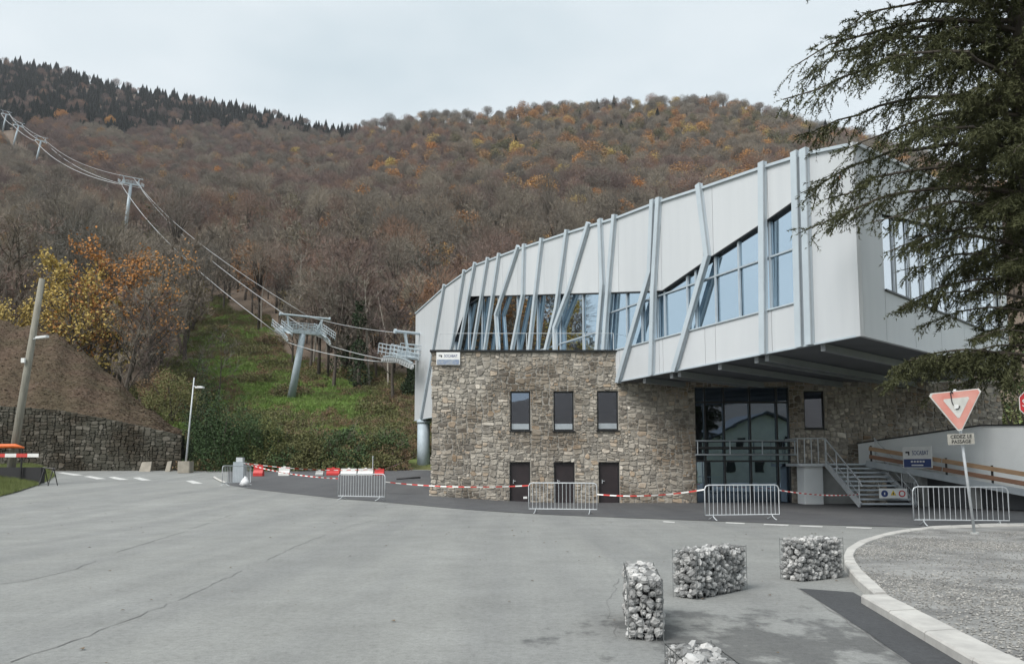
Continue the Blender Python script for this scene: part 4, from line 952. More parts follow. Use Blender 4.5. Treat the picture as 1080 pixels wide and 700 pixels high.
# --- left side: retaining wall, lamps, pole, verge
wl = [(-70, 424, 59), (0, 428, 59), (60, 432, 59.3), (120, 443, 59.6), (192, 459, 60)]
WT = [at(x, y, Y) for x, y, Y in wl]; rw = thing('retaining_wall', 'long dark rubble retaining wall below the brown bank', 'wall', (WT[2].x, WT[2].y, 1.3))
mb = MB()
for a, b in zip(WT, WT[1:]): mb.prism([(a.x, a.y, .6), (b.x, b.y, .6), (b.x, b.y, b.z), (a.x, a.y, a.z)], (0, .5, 0))
rwall = mb.build('wall_core', 'mortar', rw); rwall.data.materials[0] = M['old_stone']
cu = [0]; [cu.append(cu[-1] + Vector((b.x - a.x, b.y - a.y)).length) for a, b in zip(WT, WT[1:])]
def PR(s, z, n=0):
    s = min(max(s, 0), cu[-1]); x = np.interp(s, cu, [p.x for p in WT]); y = np.interp(s, cu, [p.y for p in WT]); return Vector((x, y - n, z))
rg = random.Random(5); rs = []
for r in rubble(0, cu[-1], .9, 6.6, rg, .04, .30):
    zt = float(np.interp((r[0] + r[1]) / 2, cu, [p.z for p in WT]))
    if r[2] < zt - .12: rs.append((r[0], r[1], r[2], min(r[3], zt)))
rs.sort(key=lambda r: -(r[1] - r[0]) * (r[3] - r[2]))
for k, r in enumerate([q for q in rs if q[0] > 4][:200]):
    mb = MB(); stone_piece(mb, *r, PR, rg, (.03, .1), gap=.004); mb.build('stone', 'old_stone', rwall, tone=True)
used = set([q for q in rs if q[0] > 4][:200]); mb = MB()
for r in rs:
    if r not in used: stone_piece(mb, *r, PR, rg, (.03, .1), gap=.004)
tag(mb.build('small_stones', 'old_stone', rwall, tone=True), kind='stuff')
# bare mulch bank above the wall
rid = [(-70, 318, 78), (0, 338, 77), (35, 346, 76), (60, 353, 75), (85, 370, 74), (110, 389, 73), (135, 412, 71), (160, 433, 68), (192, 456, 62)]
nc = 90; xs = np.linspace(-70, 192, nc); mb = MB(); rows = 26
for r in range(rows + 8):
    for x in xs:
        Ya = np.interp(x, [p[0] for p in wl], [p[2] for p in wl]) + .3; ya = np.interp(x, [p[0] for p in wl], [p[1] for p in wl]); Yb = np.interp(x, [p[0] for p in rid], [p[2] for p in rid]); yb = np.interp(x, [p[0] for p in rid], [p[1] for p in rid])
        a = at(x, ya, Ya); b = at(x, yb, Yb); t = r / (rows - 1)
        if t <= 1: p = a.lerp(b, t); p.z += .5 * math.sin(t * math.pi) * (.4 + .6 * (192 - x) / 262); w_ = min(1, t * 6)
        else: p = b + (b - a) * (t - 1); p.z = b.z - (t - 1) * 7; w_ = 1
        p.z += w_ * (.14 * math.sin(p.x * 2.1 + p.y) + .10 * math.sin(p.x * 4.7 - p.y * 2.3) + random.uniform(-.05, .05)); mb.v.append(tuple(p))
mb.f = [(r * nc + i, r * nc + i + 1, (r + 1) * nc + i + 1, (r + 1) * nc + i) for r in range(rows + 7) for i in range(nc - 1)]; mb.mi = [0] * len(mb.f)
bank = bpy.data.objects.new('soil_bank', mb.mesh('soil_bank', 'mulch_soil', smooth=True)); col.objects.link(bank); tag(bank, kind='structure'); BANKV = np.array(mb.v).reshape(rows + 8, nc, 3)
# street lamp on a concrete block
b_ = gh(196, 496); b_ = Vector((at(196, 490, 57).x, 57, gz(-20, 57))); t = thing('street_lamp', 'slim grey street lamp on a concrete block at the end of the stone wall', 'street lamp', b_)
mb = MB(); mb.box((b_.x, b_.y, b_.z + .42), .44, .4, .43, ch=.05); mb.build('concrete_base', 'slab_tan', t)
tp = at(204.8, 398, 57); mb = MB(); mb.tube([(b_.x, b_.y, b_.z + .8), b_.lerp(tp, .5) + Vector((0, 0, .4)), tp], [.075, .06, .045], 8); mb.build('pole', 'galvanised', t, smooth=True)
e = at(209, 408.5, 56.7); mb = MB(); mb.tube([at(203.8, 407, 57), e], .035, 6); mb.build('arm', 'galvanised', t)
mb = MB(); mb.box(e + Vector((.12, 0, .0)), .32, .16, .05, ch=.07); mb.box(e + Vector((.12, 0, .07)), .2, .1, .03, ch=.05); mb.build('lamp_head', 'lamp_white', t)
# wooden pole with a lamp arm
Yp = 44; b_ = at(9.5, 500, Yp); b_.z = gz(b_.x, Yp); tp = at(44.5, 294, Yp); t = thing('wooden_pole', 'tall weathered wooden pole leaning right, with a small lamp arm', 'utility pole', b_)
mb = MB(); mb.tube([b_, b_.lerp(tp, .5), tp], [.23, .20, .16], 10); mb.build('pole', 'old_pole_wood', t, smooth=True)
e = at(36, 357, Yp); mb = MB(); mb.tube([at(33, 358, Yp), at(40, 356, Yp - .3)], .035, 6); mb.build('lamp_arm', 'galvanised', t)
c = at(44.5, 355.5, Yp - .3); mb = MB(); mb.box(c, .36, .14, .06, ch=.08, X=Vector((1, 0, .12))); mb.build('lamp_head', 'lamp_white', t)
c = at(24.5, 380, Yp - .3); mb = MB(); mb.box(c, .1, .06, .13); mb.build('junction_box', 'sign_white', t)
# grass verge
vp = [gh(*p) for p in [(-60, 541), (-20, 530), (0, 523.5), (18, 519), (36, 513), (50, 507), (56, 503), (50, 499.5)]]; vp2 = [Vector((p.x - 14 + 1.1 * k, p.y + 4 + .4 * k, 0)) for k, p in enumerate(vp)]
vb = [gh(-60, 500), gh(-45, 500), gh(-30, 499.5), gh(-15, 499), gh(0, 499), gh(14, 498.5), gh(28, 498.2), gh(40, 498)]
mb = MB(); n = len(vp); rows = 12
for r in range(rows + 1):
    for i in range(n):
        p = vp[i].lerp(vb[i], r / rows); e = min(r / 6.0, (n - 1 - i) / 1.0, 1.0); mb.v.append((p.x, p.y, gz(p.x, p.y) +   .02 + .5 * e + random.uniform(0, .04)))
mb.f = [(r * n + i, r * n + i + 1, (r + 1) * n + i + 1, (r + 1) * n + i) for r in range(rows) for i in range(n - 1)]; mb.mi = [0] * len(mb.f); VERGE = np.array(mb.v).reshape(rows + 1, n, 3)
o = bpy.data.objects.new('grass_verge', mb.mesh('grass_verge', 'verge', True)); col.objects.link(o); tag(o, kind='structure')
# orange-topped site barrier with tape on the verge
Yo = 43.5; a, b = at(-30, 495, Yo), at(24, 496, Yo); t = thing('site_barrier', 'orange topped barrier with red and white tape beside the wooden pole', 'barrier', ((a.x + b.x) / 2, Yo, gz(a.x, Yo)))
z1, z2 = at(10, 470.5, Yo).z, at(10, 480, Yo).z; zg = gz(a.x, Yo) + .1
mb = MB(); mb.tube([(a.x, Yo, z1), (b.x - .5, Yo, z1 + .02), (b.x, Yo, z1 - .08)], [.13, .13, .05], 7); mb.build('top_rail', 'orange_plastic', t, smooth=True)
mb = MB()
for k in range(12): xa = a.x + (b.x + .9 - a.x) * k / 12; xb = a.x + (b.x + .9 - a.x) * (k + 1) / 12; mb.add([(xa, Yo - .1, z2 - .1), (xb, Yo - .1, z2 - .1), (xb, Yo - .1, z2 + .1), (xa, Yo - .1, z2 + .1)], [(0, 1, 2, 3)], k // 2 % 2)
mb.build('tape', ['tape_red', 'tape_white'], t)
mb = MB(); mb.box(((a.x + b.x) / 2 + .6, Yo + .3, zg + .45), (b.x - a.x) / 2 + .4, .18, .45, ch=.06); mb.build('weight_block', 'ink', t)
for x in (b.x - .1, a.x + .3): mb = MB(); mb.bar((x, Yo, zg), (x, Yo, z1 - .1), .07, .07); mb.build('post', 'black_metal', t)
a = gh(52, 498); a = Vector((at(52, 490, 43).x, 43, gz(-25, 43))); t = thing('trestle', 'small black metal trestle at the end of the taped orange barrier', 'trestle', a)
for dx in (-.25, .25):
    mb = MB(); mb.tube([a + Vector((dx - .12, -.25, 0)), a + Vector((dx, 0, 1.0))], .025, 5); mb.tube([a + Vector((dx + .12, .25, 0)), a + Vector((dx, 0, 1.0))], .025, 5); mb.build('leg_pair', 'black_metal', t)
mb = MB(); mb.tube([a + Vector((-.35, 0, 1.0)), a + Vector((.35, 0, .92))], .03, 5); mb.build('top_bar', 'black_metal', t)
# slabs leaning at the wall foot
for px, h, w, lab in ((154, .75, .42, 'pale stone slab leaning against the foot of the dark wall'), (178, .8, .18, 'thin grey slab leaning at the wall foot left of the lamp')):
    p = Vector((at(px, 490, 58.7).x, 58.6, gz(-20, 58.6))); mb = MB(); mb.prism([p + Vector((-w, 0, 0)), p + Vector((w, 0, 0)), p + Vector((w * .85, .35, h)), p + Vector((-w * .9, .35, h * .95))], (0, -.12, 0)); tag(mb.build('stone_slab', 'slab_tan'), lab, 'slab')

# --- lift pylons and ropes
dirv = Vector((.52, -.854, 0)); prp = Vector((.854, .52, 0))
def pylon(base, head, dr, k, label, wheels=8, col_r=.5, detail=True):
    """base -> head: column; dr: rope direction (downhill); k: scale of the crosshead"""
    base = Vector(base); head = Vector(head); dr = Vector(dr).normalized(); sd = Vector((-dr.y, dr.x, 0)).normalized(); sd = sd if sd.x > 0 else -sd; upv = sd.cross(dr).normalized(); upv = upv if upv.z > 0 else -upv
    t = thing('lift_pylon', label, 'lift pylon', base, group='pylons of the gondola lift line')
    mb = MB(); mb.tube([base, head], [col_r * 1.1, col_r * .8], 14); mb.build('column', 'pylon_column', t, smooth=True)
    q = lambda a, b, c: head + sd * (a * k) + dr * (b * k) + upv * (c * k)
    mb = MB(); mb.bar(q(-3.2, 0, .25), q(3.2, 0, .25), .5 * k, .55 * k); mb.build('cross_beam', 'pylon_steel', t)
    if detail:
        mb = MB()
        for e_ in (-.75, .75):
            for zz in (.55, 1.0, 1.45): mb.tube([q(-2.6, e_, zz), q(2.6, e_, zz)], .04 * k, 4)
            for f in np.linspace(-2.6, 2.6, 7): mb.tube([q(f, e_, .3), q(f, e_, 1.45)], .04 * k, 4)
        for f in np.linspace(-2.2, 2.2, 4): mb.tube([q(f, -.75, .3), q(f + .9, .75, 1.45)], .035 * k, 4)
        mb.build('cross_walkway', 'pylon_steel', t)
    for s in (-1, 1):
        mb = MB(); n = 9; arc = [q(s * 3.1, -3.4 + 6.8 * i / (n - 1), .12 - .3 * ((i - (n - 1) / 2) / ((n - 1) / 2)) ** 2) for i in range(n)]
        for a, b in zip(arc, arc[1:]): mb.bar(a, b, .1 * k, .16 * k)
        tb = mb.build('sheave_beam', 'pylon_steel', t)
        for i in range(wheels):
            f = -3.4 + 6.8 * i / (wheels - 1); c = q(s * 3.1, f, -.22 - .3 * (f / 3.4) ** 2); mb = MB(); mb.tube([c - sd * .1 * k, c + sd * .1 * k], .2 * k, 10); mb.bar(c, c + upv * .34 * k, .05 * k, .05 * k); mb.build('sheave', 'rope_steel', tb)
        if detail:
            mb = MB()
            for w_ in (2.45, 3.8):
                for zz in (.35, .75, 1.15): mb.tube([q(s * w_, -3.2, zz), q(s * w_, 3.2, zz)], .042 * k, 4)
                for f in np.linspace(-3.2, 3.2, 8): mb.tube([q(s * w_, f, .1), q(s * w_, f, 1.15)], .04 * k, 4)
            mb.bar(q(s * 2.45, 0, .32), q(s * 2.46, 0, .33), .1, .1); mb.build('walkway_rail', 'pylon_steel', t)
            mb = MB(); mb.add([q(s * 2.45, -2.4, .32), q(s * 2.9, -2.4, .32), q(s * 2.9, 2.4, .32), q(s * 2.45, 2.4, .32)], [(0, 1, 2, 3)]); mb.build('walkway', 'pylon_steel', t)
        mb = MB(); mb.tube([q(s * 2.0, 0, .5), q(s * 2.6, 0, 2.5)], .16 * k, 8); mb.tube([q(s * 2.3, .9, .5), q(s * 2.6, 0, 2.5)], .06 * k, 6); mb.build('lifting_mast', 'pylon_steel', t)
    mb = MB(); mb.tube([q(-3.6, 0, 2.6), q(3.6, 0, 2.6)], .14 * k, 8); mb.tube([q(-3.75, 0, 2.6), q(-3.55, 0, 2.6)], .24 * k, 8); mb.tube([q(3.55, 0, 2.6), q(3.75, 0, 2.6)], .24 * k, 8); mb.build('lifting_beam', 'pylon_steel', t)
    return dict(L=[q(-3.1, -3.4, -.74), q(-3.1, 0, -.44), q(-3.1, 3.4, -.74)], R=[q(3.1, -3.4, -.74), q(3.1, 0, -.44), q(3.1, 3.4, -.74)], T=[q(.6, 0, 2.6)])
py = []
b1 = hh(306.5, 424); Y1 = b1.y; h1 = at(319.5, 352, Y1 - 1.5)
b2 = hh(131, 250); h2 = at(138, 195, b2.y - 2)
print('pylon1', b1, h1, 'pylon2', b2, h2)
b3 = hh(37.5, 174); h3 = at(43.2, 149, b3.y - 2); b4 = hh(13, 158); h4 = at(19.5, 133, b4.y - 2); b5 = hh(2.5, 140); h5 = at(6.5, 121, b5.y - 2)
Yh = 66; h0 = at(449, 380, Yh); b0 = Vector((h0.x, h0.y, gz(h0.x, 59)))
print(b3, h3, b4, h4, b5, h5, h0)
hs = [h5, h4, h3, h2, h1, h0]; bs = [b5, b4, b3, b2, b1, b0]
lab = ['distant lift pylon highest on the left edge of the hill', 'distant lift pylon, second from the top of the line', 'distant lift pylon, third from the top of the line', 'lift pylon above the orange trees with a wide crosshead', 'large grey lift pylon standing on the green meadow', 'lift pylon beside the station, partly hidden by its white end']
kk = [1.35, 1.3, 1.3, 1.1, .82, .85]
for i, (h, b) in enumerate(zip(hs, bs)):
    d0 = (hs[min(i + 1, 5)] - hs[max(i - 1, 0)]); k = kk[i]; py.append(pylon(b, h, d0, k * (1 if i > 3 else 1), lab[i], 6 if i < 3 else (14 if i == 5 else 10), .62 * k if i < 4 else (.44 if i == 4 else .4), i >= 3))
def rope(side, label, r):
    P = []
    for a, b in zip(py, py[1:]):
        pa, pb = a[side][-1], b[side][0]
        if side != 'T': P += a[side]
        n = 14; L_ = (pb - pa).length
        for k in range(n + 1): f = k / n; p = pa.lerp(pb, f); p.z -= L_ * .012 * 4 * f * (1 - f); P.append(p)
    if side != 'T': P += py[-1][side]
    mb = MB(); mb.tube(P, [max(r, r * (p.y / 100) ** .8) for p in P], 5); tag(mb.build('lift_rope', 'rope_steel', smooth=True), label, 'rope', 'steel ropes of the gondola lift')
rope('L', 'left haul rope of the lift line running down the hill', .045); rope('R', 'right haul rope of the lift line running down the hill', .045); rope('T', 'thin upper signal cable strung between the pylon tops', .03)

# --- white gabled house behind the viewer, mirrored in the entrance glass
hx, hy = 34, -27; t = thing('gabled_house', 'white gabled house across the road, seen mirrored in the entrance glass', 'house', (hx, hy, 0))
mb = MB(); mb.prism([(hx - 9, hy, -.3), (hx + 7, hy, -.3), (hx + 7, hy, 5.2), (hx - 1, hy, 8.6), (hx - 9, hy, 5.2)], (0, -12, 0)); mb.build('wall', 'house_render', t)
mb = MB(); mb.prism([(hx - 9.6, hy + .5, 5.0), (hx - 1, hy + .5, 8.7), (hx - 1, hy + .5, 9.0), (hx - 9.6, hy + .5, 5.3)], (0, -13, 0)); mb.prism([(hx + 7.6, hy + .5, 5.0), (hx - 1, hy + .5, 8.7), (hx - 1, hy + .5, 9.0), (hx + 7.6, hy + .5, 5.3)], (0, -13, 0)); mb.build('roof', 'roof_slate', t)
for x, z in ((-6, 1.2), (-2, 1.2), (3, 1.2), (-4, 4.2), (1.5, 4.2)):
    mb = MB(); mb.box((hx + x, hy + .02, z + .7), .55, .04, .75); w_ = mb.build('window', 'black_metal', t)

# ================================================================== VEGETATION
def rnd_dir(rng, n): v = rng.normal(size=(n, 3)); return v / np.linalg.norm(v, axis=1, keepdims=True)
def skeleton(seed, h, spread=.33, n1=9, n2=4, n3=3, up=.75, t0=.28, r0=None):
    """limbs of a broadleaf tree: list of (points, radii); and end branches for the twigs"""
    rg = random.Random(seed); r0 = r0 or h * .016; limbs = []; ends = []
    def curve(p, d, L, bend, n=4):
        P = [p.copy()]; d = d.normalized()
        for k in range(n):
            d = (d + Vector((rg.gauss(0, bend), rg.gauss(0, bend), rg.gauss(0, bend * .6) + .05))).normalized(); p = p + d * (L / n); P.append(p.copy())
        return P, d
    T, _ = curve(Vector((0, 0, -.5)), Vector((rg.gauss(0, .05), rg.gauss(0, .05), 1)), h * .82, .07, 7); limbs.append((T, [r0 * (1 - .85 * k / 7) for k in range(8)]))
    for i in range(n1):
        f = t0 + (1 - t0) * (i + rg.random() * .7) / n1; k = min(6, int(f * 7)); p = T[k].lerp(T[k + 1], f * 7 - k); az = i * 2.4 + rg.uniform(-.5, .5)
        ln = h * spread * (1.15 - .6 * f) * rg.uniform(.75, 1.2); d = Vector((math.cos(az), math.sin(az), up * rg.uniform(.6, 1.5))); P1, d1 = curve(p, d, ln, .16); rr = r0 * .42 * (1 - .6 * f); limbs.append((P1, [rr * (1 - .8 * q / 4) for q in range(5)]))
        for j in range(n2):
            g_ = .25 + .72 * (j + rg.random()) / n2; q = min(3, int(g_ * 4)); p2 = P1[q].lerp(P1[q + 1], g_ * 4 - q); d2 = (d1 + Vector((rg.gauss(0, .7), rg.gauss(0, .7), rg.gauss(.25, .35)))); P2, d2 = curve(p2, d2, ln * rg.uniform(.3, .55), .2, 3)
            limbs.append((P2, [rr * .42 * (1 - .75 * s / 3) for s in range(4)]))
            for _ in range(n3):
                m = rg.randint(0, 2); p3 = P2[m].lerp(P2[m + 1], rg.random()); d3 = d2 + Vector((rg.gauss(0, .6), rg.gauss(0, .6), rg.gauss(.2, .4))); ends.append((p3, d3.normalized(), ln * rg.uniform(.16, .34)))
    return limbs, ends
def tree_parts(seed, h, mats, twig_n=10, twig_w=.03, leaf_n=0, leaf_s=.3, k_tr=5, min_r=.0, twig_l=1.0, **kw):
    rng = np.random.default_rng(seed); limbs, ends = skeleton(seed, h, **kw); mb = MB()
    for P, r in limbs:
        if r[0] >= min_r: mb.tube(P, r, k_tr if r[0] > .1 else 3)
    trunk = mb.mesh('trunk', mats[0])
    E = np.array([(p.x, p.y, p.z) for p, d, l in ends]); Dn = np.array([(d.x, d.y, d.z) for p, d, l in ends]); Ls = np.array([l for _, _, l in ends])
    idx = np.repeat(np.arange(len(E)), twig_n); n = len(idx); t = rng.random(n)
    P = E[idx] + Dn[idx] * (Ls[idx] * t)[:, None]; D_ = Dn[idx] + rng.normal(size=(n, 3)) * .65; D_[:, 2] += .18
    V = [blades(E, Dn, Ls, twig_w * 2.2, rng), blades(P, D_, Ls[idx] * rng.uniform(.35, .9, n) * twig_l, twig_w, rng)]
    tw = tri_mesh('crown', np.concatenate(V), mats[1])
    lf = None
    if leaf_n:
        idx = np.repeat(np.arange(len(E)), leaf_n); n = len(idx); P = E[idx] + Dn[idx] * (Ls[idx] * rng.uniform(0, 1.3, n))[:, None] + rng.normal(size=(n, 3)) * (Ls[idx] * .33)[:, None]
        lf = tri_mesh('leaves', leaves(P, leaf_s, rng), mats[2])
    return trunk, tw, lf
def joined(name, ms):
    """join meshes (each with one material) into one"""
    vs_, fs_, mi = [], [], []; mats = []; o = 0; ls = []; 
    me = bpy.data.meshes.new(name); V = []; LI = []; LS = []; MI = []; nv = 0; nl = 0
    for m in ms:
        if m is None: continue
        c = np.empty(len(m.vertices) * 3, np.float32); m.vertices.foreach_get('co', c); V.append(c); li = np.empty(len(m.loops), np.int32); m.loops.foreach_get('vertex_index', li); LI.append(li + nv)
        l0 = np.empty(len(m.polygons), np.int32); m.polygons.foreach_get('loop_start', l0); LS.append(l0 + nl); mt = m.materials[0]
        if mt not in mats: mats.append(mt); me.materials.append(mt)
        MI.append(np.full(len(m.polygons), mats.index(mt), np.int32)); nv += len(m.vertices); nl += len(m.loops)
    V = np.concatenate(V); LI = np.concatenate(LI); LS = np.concatenate(LS); MI = np.concatenate(MI)
    me.vertices.add(nv); me.vertices.foreach_set('co', V); me.loops.add(nl); me.loops.foreach_set('vertex_index', LI); me.polygons.add(len(LS)); me.polygons.foreach_set('loop_start', LS); me.polygons.foreach_set('material_index', MI)
    me.update(calc_edges=True); return me
def dome_tree(seed, h, rw, mats, n=3600, w=.075, ln=.95, leaf_n=0, leaf_s=.4, lobes=15, k=3, top=.42):
    """round billowing crown: fine twigs radiating from lobes spread over an ellipsoid, on a trunk with limbs"""
    rng = np.random.default_rng(seed); mb = MB(); ax = np.array([rw, rw, h * top]); ce = np.array([0, 0, h * (1 - top)])
    d = rnd_dir(rng, lobes * 4); d = d[d[:, 2] > -.35][:lobes]; L_ = ce + d * ax * rng.uniform(.45, .68, (len(d), 1)); rl = rw * rng.uniform(.38, .58, len(d))
    mb.tube([(0, 0, -.5), (0, 0, h * .4), (0, 0, h * .8)], [h * .016, h * .012, .05], max(4, k))
    for q in L_: mb.tube([(0, 0, h * rng.uniform(.25, .5)), tuple(q * .6 + np.array([0, 0, h * .2])), tuple(q)], [h * .007, h * .005, .02], 3)
    i = rng.integers(0, len(L_), n); v = rnd_dir(rng, n); v[:, 2] = v[:, 2] * .9 + .15; r = rng.uniform(.25, 1, n) ** .55
    P = L_[i] + v * (rl[i] * r)[:, None]; D_ = v + (P - ce) / ax * .5 + rng.normal(size=(n, 3)) * .3; D_[:, 2] += .25
    ms = [mb.mesh('t', mats[0]), tri_mesh('b', blades(P, D_, rng.uniform(.5, 1.1, n) * ln, w, rng), mats[1])]
    if leaf_n:
        i = rng.integers(0, len(L_), leaf_n); v = rnd_dir(rng, leaf_n); P = L_[i] + v * (rl[i] * rng.uniform(.5, 1.15, leaf_n))[:, None]; ms.append(tri_mesh('l', leaves(P, leaf_s, rng), mats[2]))
    else: ms.append(None)
    return ms
def fir_mesh(seed, h, n=1500):
    rng = np.random.default_rng(seed); z = h * (.08 + .92 * rng.random(n) ** 1.1); r = (h - z) * .28 * rng.uniform(.5, 1.15, n) + .15; a = rng.uniform(0, 6.283, n)
    P = np.stack([np.cos(a) * r * .25, np.sin(a) * r * .25, z + r * .1], 1); D_ = np.stack([np.cos(a), np.sin(a), rng.uniform(-.45, -.05, n)], 1)
    V = blades(P, D_, r, .55 * np.ones(n), rng); mb = MB(); mb.tube([(0, 0, -.5), (0, 0, h * .97)], [h * .014, .03], 4); return joined('fir', [mb.mesh('t', 'bark'), tri_mesh('n', V, 'fir_needle')])
def clump_mesh(seed, w, h, mat, n=500, size=.22, stems=True):
    rng = np.random.default_rng(seed); d = rnd_dir(rng, n); d[:, 2] = np.abs(d[:, 2]); lob = 1 + .35 * np.sin(d[:, 0] * 5 + seed) * np.cos(d[:, 1] * 4 - seed)
    P = d * (rng.uniform(.55, 1, n) ** .5 * lob)[:, None] * np.array([w, w, h]); L_ = [tri_mesh('l', leaves(P, size, rng), mat)]
    if stems:
        q = rng.choice(n, n // 8); L_.append(tri_mesh('s', blades(P[q] * .3, P[q] + rng.normal(size=(len(q), 3)) * .2, np.linalg.norm(P[q], axis=1) * 1.0, .03, rng), 'bare_grey'))
    return joined('clump', L_)
def scatter_object(name, protos, pts, kinds, rots, scls, label=None):
    """one object of uncountable plants: points carrying kind, turn and size, instanced by geometry nodes"""
    c = bpy.data.collections.new(name + '_kinds')
    for i, m in enumerate(protos): c.objects.link(bpy.data.objects.new('%s_%02d' % (name, i), m))
    me = bpy.data.meshes.new(name); me.vertices.add(len(pts)); me.vertices.foreach_set('co', np.asarray(pts, np.float32).ravel())
    for nm, ty, v in (('kind', 'INT', kinds), ('turn', 'FLOAT', rots), ('size', 'FLOAT', scls)):
        a = me.attributes.new(nm, ty, 'POINT'); a.data.foreach_set('value', np.asarray(v, np.int32 if ty == 'INT' else np.float32))
    o = bpy.data.objects.new(name, me); col.objects.link(o); tag(o, label, kind='stuff')
    g = bpy.data.node_groups.new(name, 'GeometryNodeTree'); g.interface.new_socket('Geometry', in_out='INPUT', socket_type='NodeSocketGeometry'); g.interface.new_socket('Geometry', in_out='OUTPUT', socket_type='NodeSocketGeometry')
    N = g.nodes; i_ = N.new('NodeGroupInput'); o_ = N.new('NodeGroupOutput'); ip = N.new('GeometryNodeInstanceOnPoints'); ci = N.new('GeometryNodeCollectionInfo'); ci.inputs['Collection'].default_value = c; ci.inputs['Separate Children'].default_value = True; ci.inputs['Reset Children'].default_value = True
    def na(nm, ty): q = N.new('GeometryNodeInputNamedAttribute'); q.data_type = ty; q.inputs['Name'].default_value = nm; return q.outputs['Attribute']
    cx = N.new('ShaderNodeCombineXYZ'); g.links.new(na('turn', 'FLOAT'), cx.inputs['Z']); ip.inputs['Pick Instance'].default_value = True
    g.links.new(i_.outputs[0], ip.inputs['Points']); g.links.new(ci.outputs[0], ip.inputs['Instance']); g.links.new(na('kind', 'INT'), ip.inputs['Instance Index']); g.links.new(cx.outputs[0], ip.inputs['Rotation']); g.links.new(na('size', 'FLOAT'), ip.inputs['Scale'])
    g.links.new(ip.outputs[0], o_.inputs[0]); m = o.modifiers.new('scatter', 'NODES'); m.node_group = g; return o

# --- kinds of woodland tree (far: light meshes; near: with visible limbs)
protos = []; K = {}
def addp(key, me): K.setdefault(key, []).append(len(protos)); protos.append(me)
for s in range(4): addp('grey_far', joined('t', dome_tree(100 + s, 13, 4.6, ('bark', 'bare_grey'))))
for s in range(4): addp('mauve_far', joined('t', dome_tree(110 + s, 12.5, 4.9, ('bark', 'bare_mauve'))))
for s in range(2): addp('rust_far', joined('t', dome_tree(120 + s, 12, 4.5, ('bark', 'bare_mauve', 'rust_leaf'), 1200, leaf_n=700, leaf_s=.55)))
for s in range(2): addp('olive_far', joined('t', dome_tree(125 + s, 11, 4.3, ('bark', 'bare_grey', 'olive_leaf'), 1000, leaf_n=800, leaf_s=.55)))
addp('orange_far', joined('t', dome_tree(127, 11, 4.2, ('bark', 'bare_mauve', 'orange_leaf'), 1200, leaf_n=1300, leaf_s=.5))); addp('yellow_far', joined('t', dome_tree(128, 11, 4.0, ('bark', 'bare_mauve', 'yellow_leaf'), 1500, leaf_n=1000, leaf_s=.5)))
for s in range(2): addp('fir', fir_mesh(130 + s, 13))
for s in range(4): addp('grey_near', joined('t', tree_parts(140 + s, 14, ('bark', 'bare_grey'), 12, .045, n1=12, n2=5, n3=4, k_tr=5, spread=.30, up=1.0)))
for s in range(2): addp('grey_near', joined('t', dome_tree(170 + s, 15, 3.8, ('bark', 'bare_grey'), 3600, .035, .9, top=.38)))
for s in range(2): addp('dome_mauve', joined('t', dome_tree(175 + s, 14, 4.2, ('bark', 'bare_mauve'), 3600, .035, .9, top=.4)))
for s in range(2): addp('mauve_near', joined('t', tree_parts(150 + s, 13, ('bark', 'bare_mauve'), 13, .045, n1=12, n2=5, n3=4, k_tr=5, spread=.32, up=.9)))
addp('pale_near', joined('t', tree_parts(155, 15, ('pale_bark', 'bare_grey'), 9, .04, n1=12, n2=4, n3=4, k_tr=5, spread=.2, up=1.3)))
for s in range(2): addp('rust_near', joined('t', tree_parts(160 + s, 12, ('bark', 'bare_mauve', 'rust_leaf'), 7, .045, 9, .30, n1=11, n2=4, n3=4, k_tr=5, spread=.3)))
for s in range(2): addp('ivy_near', joined('t', tree_parts(165 + s, 12, ('bark', 'bare_grey', 'olive_leaf'), 8, .045, 6, .28, n1=11, n2=4, n3=4, k_tr=5, spread=.3)))
rng = np.random.default_rng(21); pts = []; kinds = []; rots = []; scl = []
def vnoise(x, y, s, ph=0): return (np.sin(x / s + ph) * np.cos(y / s * 1.3 + ph * 2) + np.sin(x / s * 2.3 + y / s * 1.7 + ph * 3) * .6 + np.sin(y / s * 3.1 - x / s * 1.1 + ph) * .4) / 2
Y = 84.0
